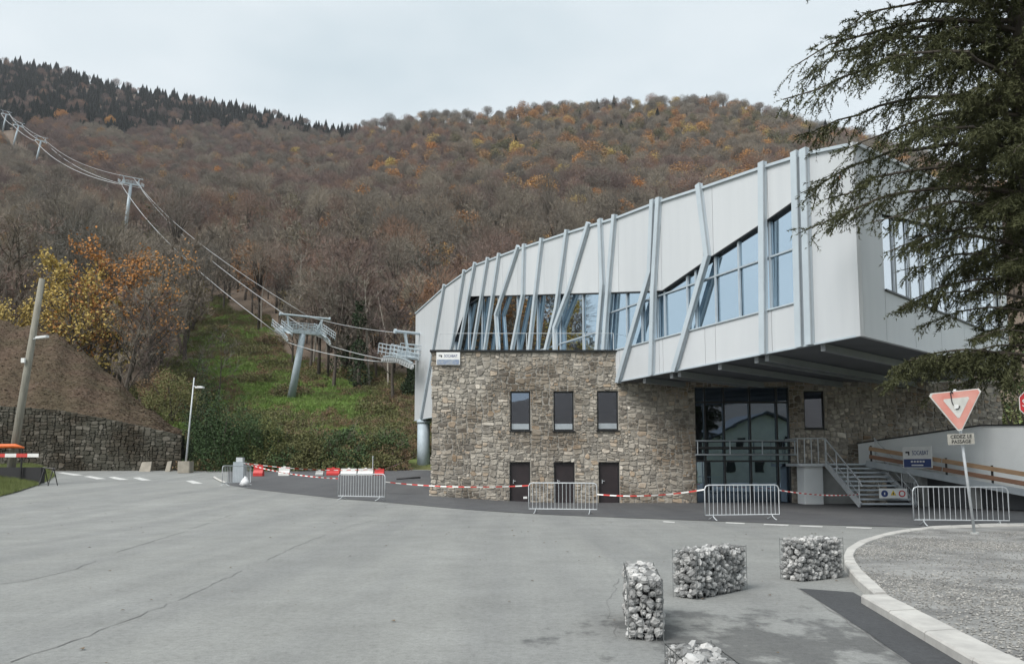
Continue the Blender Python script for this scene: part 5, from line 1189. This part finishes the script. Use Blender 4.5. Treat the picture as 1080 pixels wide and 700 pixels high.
while Y < 1300:
    sp = float(np.interp(Y, [84, 150, 300, 700, 1300], [5.6, 6.2, 8.4, 9.8, 10.5])); um = .74; n = int(2 * um * Y / sp)
    for k in range(n):
        u = -um + 2 * um * (k + rng.random()) / n; y = Y + rng.uniform(-.5, .5) * sp; x = u * y
        if y < edge(u) + rng.uniform(-3, 6): continue
        RY = np.interp(u, RDU, RDY)
        if y > RY + 25: continue
        if y < 125 and u > -.10 and u < .62: continue           # behind the station nothing shows
        if y < 170 and u > .02: continue
        if any(b_.y - 75 < y < b_.y + 4 and abs(u - h_.x / h_.y) < .016 for b_, h_ in zip(bs[:4], hs[:4])): continue      # the cleared lift line
        q = (y - 260) / (RY - 260); v = vnoise(x, y, 45, 1); v2 = vnoise(x, y, 22, 5); r = rng.random()
        if y > 330:
            leftridge = u < -.20 and q > np.interp(u, [-.68, -.24], [.50, .90]) + .05 * v
            if leftridge: kd = 'fir' if r < .88 else 'mauve_far'
            elif q > .95: kd = 'fir' if r < .10 else ('grey_far' if r < .7 else 'mauve_far')
            elif u > -.08 and q > .45 and v > -.1: kd = 'olive_far' if r < .34 else ('fir' if r < .36 else ('rust_far' if r < .52 else 'grey_far'))
            else: kd = 'mauve_far' if v + r * 1.3 > .55 else 'grey_far'
            if kd != 'fir' and not leftridge and r > .88 + .09 * v2 - .09 * (u > -.05): kd = ('rust_far', 'rust_far', 'orange_far', 'yellow_far')[int(rng.integers(4))] if u > -.28 else 'rust_far'
        else:
            kd = ('mauve_near' if r < .8 else 'dome_mauve') if v + r > .85 else 'grey_near'
            if .60 < r < .64 + .06 * v2: kd = 'rust_near'
            elif .2 < r < .26: kd = 'ivy_near'
            elif .1 < r < .2 and y < 170: kd = 'pale_near'
        pts.append((x, y, float(hill(x, y)) - .2)); kinds.append(K[kd][rng.integers(len(K[kd]))]); rots.append(rng.uniform(0, 6.28)); scl.append(float(np.clip(rng.normal(1, .24), .5, 1.7)) * (1.12 if y < 330 else 1.12))
    Y += sp * .9
print('woodland trees', len(pts))
scatter_object('woodland', protos, pts, kinds, rots, scl)

# --- undergrowth on the meadow and along its foot
U_ = []; KU = {}
def addu(key, me): KU.setdefault(key, []).append(len(U_)); U_.append(me)
for s in range(3):
    rr_ = np.random.default_rng(200 + s); n_ = 620; P_ = rr_.normal(size=(n_, 3)) * np.array([.75, .75, 0]); P_[:, 2] = .12 * np.sin(P_[:, 0] * 3 + s) + .1; D_ = rr_.normal(size=(n_, 3)) * .55 + np.array([0, 0, .8])
    addu('green', tri_mesh('g', blades(P_, D_, rr_.uniform(.25, .6, n_), .055, rr_), 'bramble_green'))
for s in range(3): addu('olive', clump_mesh(210 + s, 1.4, .9, 'bramble_olive', 1100, .13))
for s in range(2): addu('brown', clump_mesh(220 + s, 1.2, .9, 'bramble_brown', 700, .12))
for s in range(2): addu('dark', clump_mesh(230 + s, 1.4, 1.4, 'laurel_leaf', 1200, .14))
pts, kinds, rots, scl = [], [], [], []
for y in np.arange(61, 215, 1.0):
    n = int(1.28 * y / 1.25)
    for k in range(n):
        u = -.62 + .62 * (k + rng.random()) / n * 1.0; x = u * y; yy = y + rng.uniform(-.6, .6)
        if u > -.095 or (u > -.15 and yy < 67) or yy > edge(u) + 16: continue
        if u < -.415 and yy < 82: continue
        v = vnoise(x, yy, 7, 2); v2 = vnoise(x, yy, 3, 4); r = rng.random(); px = 540 + u * 820
        if yy < 65.5: kd = 'olive' if r < .72 else ('dark' if r < .85 else 'brown'); s = rng.uniform(.8, 1.35)
        elif yy < 74: kd = 'olive' if r < .6 + .3 * v else 'brown'; s = rng.uniform(.7, 1.1)
        else:
            g = .78 + .45 * v - max(0, (yy - 118) / 120) - max(0, (px - 375) / 60)
            kd = 'green' if r < g else ('brown' if r > .80 else 'olive'); s = rng.uniform(.55, 1.25)
            if v2 > .62 and yy > 78: kd = 'olive' if r < .7 else 'brown'; s *= 1.5
            elif rng.random() < .25 and kd == 'green': continue
        if px > 400: kd = 'brown' if r < .55 else 'olive'
        pts.append((x, yy, float(hill(x, yy)) - .15)); kinds.append(KU[kd][rng.integers(len(KU[kd]))]); rots.append(rng.uniform(0, 6.28)); scl.append(s)
print('undergrowth', len(pts))
scatter_object('undergrowth', U_, pts, kinds, rots, scl)
# hedge of brambles along the back of the forecourt
pts, kinds, rots, scl = [], [], [], []
for x in np.arange(-24, -9.6, .42):
    for row in range(4):
        xx = x + rng.uniform(-.3, .3); yy = 60.6 + row * .8 + rng.uniform(-.2, .2); r = rng.random()
        pts.append((xx, yy, gz(xx, 60) + row * .55 + rng.uniform(-.3, .1))); kinds.append(KU['olive' if r < .6 else ('dark' if r < .85 else 'brown')][int(rng.integers(2))]); rots.append(rng.uniform(0, 6.28)); scl.append(rng.uniform(.85, 1.4))
scatter_object('bramble_hedge', U_, pts, kinds, rots, scl)
# mulch chips and grass
chip = MB(); chip.add([(-.5, 0, 0), (0, -.16, .05), (.5, 0, 0), (0, .16, .12)], [(0, 1, 3), (1, 2, 3)], 0, .5)
pm('chip_pale', (.34, .29, .22), (.22, .17, .12), 1, .9); pm('chip_brown', (.13, .09, .06), (.08, .055, .04), 1, .9)
cm = [chip.mesh('chip', 'chip_pale'), chip.mesh('chip', 'chip_brown')]
pts, kinds, rots, scl = [], [], [], []
for _ in range(9000):
    r, c = rng.integers(0, 25), rng.integers(0, 89); a, b = rng.random(), rng.random(); p = BANKV[r, c] * (1 - a) * (1 - b) + BANKV[r + 1, c] * a * (1 - b) + BANKV[r, c + 1] * (1 - a) * b + BANKV[r + 1, c + 1] * a * b
    pts.append((p[0], p[1], p[2] + .03)); k = rng.random(); kinds.append(0 if k < .16 else 1); rots.append(rng.uniform(0, 6.28)); scl.append(rng.uniform(.08, .28))
scatter_object('mulch_chips', cm, pts, kinds, rots, scl)
tuft = tri_mesh('tuft', blades(rng.normal(size=(26, 3)) * np.array([.07, .07, 0]), rng.normal(size=(26, 3)) * .45 + np.array([0, 0, 1]), rng.uniform(.08, .2, 26), .012, rng), 'grass_blade')
pts = []
for _ in range(5000):
    r, c = rng.integers(0, 12), rng.integers(0, 7); a, b = rng.random(), rng.random(); p = VERGE[r, c] * (1 - a) * (1 - b) + VERGE[r + 1, c] * a * (1 - b) + VERGE[r, c + 1] * (1 - a) * b + VERGE[r + 1, c + 1] * a * b; pts.append(tuple(p))
scatter_object('verge_grass', [tuft], pts, [0] * len(pts), rng.uniform(0, 6.28, len(pts)), rng.uniform(.7, 1.6, len(pts)))
# loose gravel on the island
def pebble(seed):
    rg = np.random.default_rng(seed); mb = MB(); v = [(0, 0, -.5)] + [(math.cos(a) * rg.uniform(.7, 1.2), math.sin(a) * rg.uniform(.7, 1.2), rg.uniform(-.2, .2)) for a in np.linspace(0, 6.283, 6)[:-1]] + [(rg.uniform(-.3, .3), rg.uniform(-.3, .3), .6)]
    mb.add(v, [(0, 1 + (k + 1) % 5, 1 + k) for k in range(5)] + [(6, 1 + k, 1 + (k + 1) % 5) for k in range(5)], 0, float(rg.uniform(0, 1))); return mb.mesh('pebble', 'gravel_stone', False, True)
PB = [pebble(k) for k in range(8)]; pts = []; scl = []
PP = np.array([(p.x, p.y) for p in poly_g]) if 'poly_g' in globals() else np.array([(p.x, p.y) for p in alli] + [(24, 3), (24, 22)])
def inside(x, y, P):
    c = np.zeros(len(x), bool); j = len(P) - 1
    for i in range(len(P)):
        q = ((P[i, 1] > y) != (P[j, 1] > y)) & (x < (P[j, 0] - P[i, 0]) * (y - P[i, 1]) / (P[j, 1] - P[i, 1] + 1e-12) + P[i, 0]); c ^= q; j = i
    return c
cx_ = rng.uniform(2, 14, 170000); cy_ = rng.uniform(4.2, 19, 170000); k = inside(cx_, cy_, PP) & (cx_ / cy_ < .72) & (rng.random(170000) < np.clip(1.5 - cy_ / 12 + .9 * vnoise(cx_, cy_, 1.6, 3), .12, 1)); cx_, cy_ = cx_[k], cy_[k]
pts = np.stack([cx_, cy_, np.full(len(cx_), .092)], 1); print('gravel', len(pts))
scatter_object('loose_gravel', PB, pts, rng.integers(0, 8, len(pts)), rng.uniform(0, 6.28, len(pts)), rng.uniform(.005, .017, len(pts)))
pm('fallen_leaf', (.16, .11, .06), (.09, .06, .04), 1, .9)
lf = MB(); lf.add([(-.5, 0, 0), (0, -.3, .1), (.5, 0, .02), (0, .3, .14)], [(0, 1, 2), (0, 2, 3)]); lm = [lf.mesh('leaf', 'fallen_leaf')]
pts = []
for _ in range(420):
    x, y = rng.uniform(-24, 9), rng.uniform(4.5, 34) ; pts.append((x, y, gz(x, y) + .012))
scatter_object('fallen_leaves', lm, pts, [0] * len(pts), rng.uniform(0, 6.28, len(pts)), rng.uniform(.03, .08, len(pts)))

# --- single trees one can tell apart
def plant_tree(name, p, parts, label, group=None, rz=0, s=1.0, cat='tree', tilt=0):
    t = thing(name, label, cat, p, rz, group); t.scale = (s, s, s)
    if tilt: t.rotation_euler = (0, tilt, rz)
    o = child('trunk', parts[0], t, True); c = child('crown', parts[1], t, True)
    if parts[2] is not None: child('leaves', parts[2], t, True)
    return t
yel = tree_parts(301, 15, ('bark', 'bare_grey', 'yellow_leaf'), 8, .03, 15, .23, n1=13, n2=5, n3=4, spread=.30)
ora = tree_parts(302, 15, ('bark', 'bare_grey', 'orange_leaf'), 9, .03, 13, .22, n1=13, n2=5, n3=4, spread=.30)
thin_o = tree_parts(303, 15, ('bark', 'bare_grey', 'orange_leaf'), 13, .03, 5, .2, n1=13, n2=5, n3=4, spread=.27)
bareA = tree_parts(304, 16, ('bark', 'bare_grey'), 13, .03, 0, n1=14, n2=5, n3=4, spread=.24, up=1.2)
bareB = tree_parts(305, 16, ('bark', 'bare_mauve'), 12, .03, 0, n1=13, n2=5, n3=4, spread=.26, up=1.1)
paleA = tree_parts(306, 17, ('pale_bark', 'bare_grey'), 8, .03, 0, n1=12, n2=4, n3=4, spread=.15, up=1.5, r0=.20)
paleB = tree_parts(307, 17, ('pale_bark', 'bare_mauve'), 7, .03, 0, n1=10, n2=4, n3=4, spread=.14, up=1.5, r0=.17)
red = tree_parts(308, 11, ('bark', 'bare_mauve', 'red_leaf'), 8, .03, 10, .28, n1=12, n2=4, n3=4, spread=.33)
oak = tree_parts(309, 9, ('bark', 'bare_grey'), 7, .025, 0, n1=9, n2=4, n3=3, spread=.42, up=.7, t0=.35)
def tp(px, ytop, Y, h): p = hillp(px, Y); s = (at(px, ytop, Y).z - p.z) / h; return p, s
FG = [('yellow_tree', yel, 72, 248, 84, 15, 'yellow leaved tree behind the brown bank, right of the wooden pole'),
      ('yellow_tree', yel, 22, 300, 80, 15, 'pale yellow tree low behind the brown bank at the left edge'),
      ('orange_tree', ora, 112, 230, 86, 15, 'orange leaved tree behind the bank, largest of the left clump'),
      ('orange_tree', thin_o, 146, 238, 88, 15, 'thinly leaved orange tree at the right of the left clump'),
      ('bare_tree', bareA, 128, 262, 79, 16, 'bare grey tree in front of the orange clump'),
      ('bare_tree', bareB, 158, 285, 80, 16, 'slim bare tree with a dark trunk beside the green meadow'),
      ('bare_tree', bareA, 40, 205, 95, 16, 'tall bare grey tree behind the yellow trees'),
      ('bare_tree', bareB, 5, 190, 92, 16, 'tall bare tree at the left edge of the picture'),
      ('bare_tree', bareA, 88, 215, 98, 16, 'tall bare tree rising behind the yellow tree'),
      ('red_tree', red, 215, 255, 200, 11, 'dark red leaved bush-like tree at the top of the meadow'),
      ('spreading_tree', oak, 232, 345, 92, 9, 'small bare spreading tree on the green slope'),
            ('spreading_tree', oak, 203, 352, 100, 9, 'small bare twisted tree at the left of the green slope'),
      ('pale_tree', paleA, 318, 235, 128, 17, 'pale trunked bare tree directly behind the meadow pylon'),
      ('pale_tree', paleB, 331, 250, 124, 17, 'thin pale trunked tree right of the meadow pylon'),
      ('pale_tree', paleA, 344, 240, 132, 17, 'pale slim tree, second right of the meadow pylon'),
      ('pale_tree', paleB, 276, 255, 150, 17, 'pale slim tree at the upper meadow edge left of the pylon'),
      ('pale_tree', paleA, 392, 262, 104, 17, 'pale trunked tree in the wood left of the station pylon'),
      ('pale_tree', paleB, 410, 275, 102, 17, 'thin pale tree standing beside the station pylon'),
      ('bare_tree', bareB, 375, 240, 108, 16, 'tall bare brown tree behind the ivy covered trunk'),
      ('bare_tree', bareA, 430, 262, 100, 16, 'tall bare grey tree behind the white end of the station')]
for i, (nm, parts, px, yt, Y_, h, lab_) in enumerate(FG):
    p, s = tp(px, yt, Y_, h); plant_tree(nm, p, parts, lab_, None, i * 1.7, s)
# dark ivy-covered trunks
def ivy_column(px, ytop, Y, w, label, seed):
    p = hillp(px, Y); h = at(px, ytop, Y).z - p.z; rng = np.random.default_rng(seed); t = thing('ivy_tree', label, 'tree', p)
    mb = MB(); mb.tube([(p.x, p.y, p.z - .3), (p.x + .1, p.y, p.z + h * .5), (p.x, p.y, p.z + h)], [.3, .22, .08], 6); mb.build('trunk', 'bark', t)
    n = 2600; z = rng.random(n) * h; a = rng.uniform(0, 6.28, n); r = w * (.45 + .35 * np.sin(z * 1.7 + seed) + .3 * np.sin(z * .6)) * (1 - .5 * (z / h) ** 3) * rng.uniform(.5, 1.1, n) + .15
    me = tri_mesh('crown', leaves(np.stack([p.x + np.cos(a) * r, p.y + np.sin(a) * r, p.z + z], 1), .30, rng), 'ivy_leaf'); child('crown', me, t)
ivy_column(379, 318, 103, 1.5, 'dark ivy covered trunk right of the meadow pylon', 4); ivy_column(362, 310, 112, 2.0, 'broad dark evergreen behind the ropes right of the meadow pylon', 5); ivy_column(436, 385, 96, 1.3, 'dark ivy covered trunk beside the white end of the station', 6)
# bright single crowns on the far slope
orf = [dome_tree(320 + k, 12, 4.6, ('bark', 'bare_mauve', 'orange_leaf'), 500, leaf_n=3200, leaf_s=.55) for k in range(2)]; yef = dome_tree(325, 12, 4.4, ('bark', 'bare_mauve', 'yellow_leaf'), 500, leaf_n=3200, leaf_s=.55); ruf = dome_tree(326, 12, 4.6, ('bark', 'bare_mauve', 'rust_leaf'), 500, leaf_n=2800, leaf_s=.55)
FARC = [('o', 64, 132, 'orange tree high on the left, below the dark firs'), ('o', 116, 137, 'orange brown tree below the dark firs, right of the highest pylons'), ('o', 320, 186, 'large orange tree on the left middle of the hillside'), ('y', 312, 170, 'pale yellow tree just above the large orange one'),
        ('o', 402, 187, 'orange tree in the pair right of the hill centre'), ('y', 414, 190, 'pale peach tree in the pair right of the hill centre'), ('o', 455, 242, 'orange brown tree low on the slope above the station roof'), ('r', 492, 268, 'rust tree just above the left end of the station roof'),
        ('o', 440, 168, 'orange tree on the dark upper slope, left one'), ('o', 456, 170, 'orange tree on the dark upper slope, second one'), ('y', 505, 167, 'yellow tree on the upper slope below the rocks'), ('o', 502, 160, 'orange tree on the upper slope below the rocks'),
        ('y', 594, 195, 'bright yellow tree in the middle of the right slope'), ('o', 612, 186, 'bright orange tree beside the bright yellow one'), ('y', 607, 237, 'yellow tree above the middle of the station roof'), ('o', 630, 228, 'orange tree above the middle of the station roof'), ('o', 670, 224, 'orange tree near the roof, right of its middle'),
        ('r', 655, 190, 'reddish tree on the right slope'), ('o', 806, 168, 'orange tree above the tall right part of the roof'), ('r', 745, 190, 'rust tree above the right part of the roof'), ('y', 640, 180, 'ochre tree on the right upper slope'), ('o', 740, 150, 'ochre orange tree high on the right slope'), ('y', 545, 172, 'pale yellow tree on the upper middle slope'), ('o', 230, 200, 'rust orange tree in the mauve wood, left middle')]
for i, (k_, px, pyy, lab_) in enumerate(FARC):
    p = hh(px, pyy, 130); parts = {'o': orf[i % 2], 'y': yef, 'r': ruf}[k_]; plant_tree('autumn_tree', p - Vector((0, 0, .5)), parts, lab_, 'bright autumn trees on the far slope', i * 1.1, random.uniform(.95, 1.25) * (1.3 if p.y > 500 else 1.15))
# shrubs near the road
def shrub(name, p, w, h, mat, label, seed, n=9000, size=.13):
    t = thing(name, label, 'bush', p); rng = np.random.default_rng(seed); d = rnd_dir(rng, n); d[:, 2] = np.abs(d[:, 2]); lob = 1 + .28 * np.sin(d[:, 0] * 7 + seed) * np.cos(d[:, 1] * 6) + .2 * np.sin(d[:, 2] * 9 + d[:, 0] * 5)
    P = d * (rng.uniform(.3, 1, n) ** .4 * lob)[:, None] * np.array([w, w * .8, h]) + np.array(p); child('foliage', tri_mesh('foliage', leaves(P, size, rng), mat), t)
    mb = MB(); rg = random.Random(seed)
    for _ in range(7): q = Vector((rg.uniform(-w, w) * .7, rg.uniform(-w, w) * .5, h * rg.uniform(.6, .95))); mb.tube([p, p + q * .5 + Vector((0, 0, .2)), p + q], [.07, .05, .02], 4)
    mb.build('stems', 'bark', t)
for px, pyb, Y_, w, h, mt, lab_, sd_ in ((232, 497, 60.2, 2.5, 5.2, 'laurel_leaf', 'dark evergreen bush right of the street lamp, largest by the road', 1), (258, 497, 60.8, 2.2, 4.4, 'laurel_leaf', 'dark evergreen bush behind the forecourt corner', 2), (214, 497, 61, 1.6, 6.6, 'ivy_leaf', 'tall dark bush directly behind the street lamp', 3), (285, 497, 61, 2.0, 3.6, 'bramble_olive', 'olive bush behind the first red road block', 4),
                                     (180, 430, 68, 3.0, 3.8, 'bramble_olive', 'grey green bush at the right foot of the brown bank', 5), (170, 420, 73, 2.6, 3.4, 'bramble_brown', 'brown twiggy bush at the edge of the brown bank', 6), (240, 430, 66, 3.2, 3.8, 'bramble_olive', 'olive bush on the slope above the dark evergreens', 7), (322, 497, 61, 2.2, 2.8, 'bramble_olive', 'low olive bush behind the long white road blocks', 8), (275, 480, 64, 2.5, 3.6, 'laurel_leaf', 'dark bush at the foot of the green slope', 9)):
    x = at(px, 480, Y_).x; z = gz(x, 60) if Y_ < 62 else float(hill(x, Y_)); z = z if px > 200 or Y_ < 62 else max(z, at(px, pyb + 12, Y_).z)
    shrub('bush', Vector((x, Y_, z - .1)), w, h, mt, lab_, sd_)
x = at(1062, 440, 41).x; shrub('bush', Vector((x, 41, 0)), 2.6, 5.0, 'bramble_olive', 'olive bush behind the ramp wall at the right edge', 12, 3000)
x = at(1092, 440, 38).x; shrub('bush', Vector((x, 38, 0)), 2.6, 6.2, 'olive_leaf', 'taller bush behind the ramp beside the stop sign', 13, 3000)

for px, lab_, sd_ in ((985, 'dark evergreen showing between the stone wall and the overhang, behind the give way sign', 14), (1040, 'dark evergreen behind the stone wall at the right, under the spruce', 15)):
    x = at(px, 440, 43).x; shrub('evergreen', Vector((x, 43, 0)), 2.8, 9.0, 'laurel_leaf', lab_, sd_, 6000, .2)
# --- the big spruce at the right
def spruce():
    rng = np.random.default_rng(77); rg = random.Random(77); Y0 = 19.4; b = at(1108, 560, Y0); b.z = .085; Ht = 23
    t = thing('spruce_tree', 'large dark spruce with drooping branches filling the upper right corner', 'tree', b)
    mb = MB(); mb.tube([b + Vector((0, 0, -.3)), b + Vector((0, 0, .5)), b + Vector((.05, 0, 6)), b + Vector((0, 0, 12)), b + Vector((0, 0, Ht))], [.42, .33, .27, .18, .03], 12); mb.build('trunk', 'bark', t, smooth=True)
    prof = [(-60, 880), (0, 850), (45, 858), (95, 850), (130, 895), (165, 905), (200, 885), (235, 872), (262, 930), (300, 950), (345, 1000), (372, 1005), (400, 950), (420, 1010)]
    limbs = MB(); TP = []; TD = []; TL = []
    def branch(z0, az, Lb, droop, dens=1.0):
        d = Vector((math.cos(az), math.sin(az), 0)); P = []; n = 9; s0 = rg.uniform(-.1, .12)
        for k in range(n + 1):
            f = k / n; P.append(b + Vector((0, 0, z0)) + d * (Lb * f) + Vector((rg.gauss(0, .03) * Lb * f, rg.gauss(0, .03) * Lb * f, Lb * (s0 * f + .10 * math.sin(f * 3) - droop * f * f))))
        limbs.tube(P, [.06 * (Lb / 4.5) * (1 - .88 * k / n) + .006 for k in range(n + 1)], 5)
        m = int(Lb * 19 * dens)
        for _ in range(m):
            f = rg.uniform(.10, 1); k = min(n - 1, int(f * n)); p = P[k].lerp(P[k + 1], f * n - k); sd = 1 if rg.random() < .5 else -1; side = Vector((-d.y, d.x, 0)) * sd
            dd = (side * rg.uniform(.35, 1.0) + d * rg.uniform(.35, 1.0) + Vector((0, 0, -rg.uniform(.1, .9)))).normalized(); ln = min(Lb * .28, 1.4) * (1.15 - .65 * f) * rg.uniform(.45, 1.15) + .12
            TP.append(p); TD.append(dd); TL.append(ln)
            for _2 in range(2):
                q = p + dd * ln * rg.uniform(.2, .8); d3 = (dd * .5 + Vector((rg.gauss(0, .5), rg.gauss(0, .5), -rg.uniform(.4, 1.1)))).normalized(); TP.append(q); TD.append(d3); TL.append(ln * rg.uniform(.3, .6))
        TP.append(P[-1]); TD.append(P[-1] - P[-2]); TL.append(.25)
    # branches that reach out to the left in the picture
    for y in range(-50, 425, 17):
        xt = float(np.interp(y, [p[0] for p in prof], [p[1] for p in prof])); Lb = (1108 - xt) / F * Y0 * rg.uniform(.72, 1.0)
        if y % 33 == 0: Lb *= 1.03
        z = at(1100, y, Y0).z; az = math.pi + rg.uniform(-.55, .55); dr = rg.uniform(.02, .12)
        branch(z + Lb * dr * .6, az, Lb / max(.8, math.cos(az - math.pi)), dr, .55)
    # the rest of the whorls
    for k in range(150):
        z = 4.0 + (Ht - 4.4) * k / 150; az = k * 2.399 + rg.uniform(-.3, .3); Lb = (Ht + 1.5 - z) * .27 * rg.uniform(.7, 1.15)
        if -2.75 < ((az + math.pi) % (2 * math.pi)) - math.pi < -.2 or abs(((az) % (2 * math.pi)) - math.pi) > .6: branch(z, az, min(Lb, 3.4) * min(1, .35 + max(0, z - 4.5) * .12), rg.uniform(.05, .2), 1.25)
    branch(4.3, math.pi - .12, 3.5, .06, 1.3); branch(4.1, math.pi - .05, 3.2, .05, 1.3)
    lm_ = limbs.build('branches', 'bark', t)
    TP = np.array([tuple(p) for p in TP]); TD = np.array([tuple(d) for d in TD]); TL = np.array(TL)
    V = [blades(TP, TD, TL, .014, rng)]
    reps = np.maximum(7, (TL * 44).astype(int)); idx = np.repeat(np.arange(len(TP)), reps); n = len(idx); f = rng.random(n)
    P = TP[idx] + TD[idx] * (TL[idx] * f)[:, None]; P[:, 2] -= .12 * TL[idx] * f * f; D_ = TD[idx] * .8 + rng.normal(size=(n, 3)) * .55
    V.append(blades(P, D_, rng.uniform(.06, .13, n), rng.uniform(.020, .038, n), rng)); print('spruce needles', n)
    child('needles', tri_mesh('needles', np.concatenate(V), 'spruce_needle'), t)
    # a few hanging cones
    for _ in range(14):
        q = TP[rng.integers(len(TP))]; mb = MB(); mb.tube([(q[0], q[1], q[2]), (q[0], q[1], q[2] - .06), (q[0], q[1], q[2] - .13)], [.012, .024, .008], 6); mb.build('cone', 'timber_dark', t)
spruce()

# --- damp autumn air over the whole valley
hz = MB(); hz.box((0, 50, 348), 2400, 2400, 350); o = hz.mesh('haze', 'bark'); o.materials.clear(); m = bpy.data.materials.new('haze'); m.use_nodes = True; n = m.node_tree; n.nodes.remove(n.nodes['Principled BSDF'])
pv = n.nodes.new('ShaderNodeVolumePrincipled'); pv.inputs['Color'].default_value = (.93, .96, 1, 1); pv.inputs['Density'].default_value = .00008; pv.inputs['Anisotropy'].default_value = .0
n.links.new(pv.outputs[0], n.nodes['Material Output'].inputs['Volume']); o.materials.append(m); ho = bpy.data.objects.new('haze', o); col.objects.link(ho); tag(ho, kind='stuff')
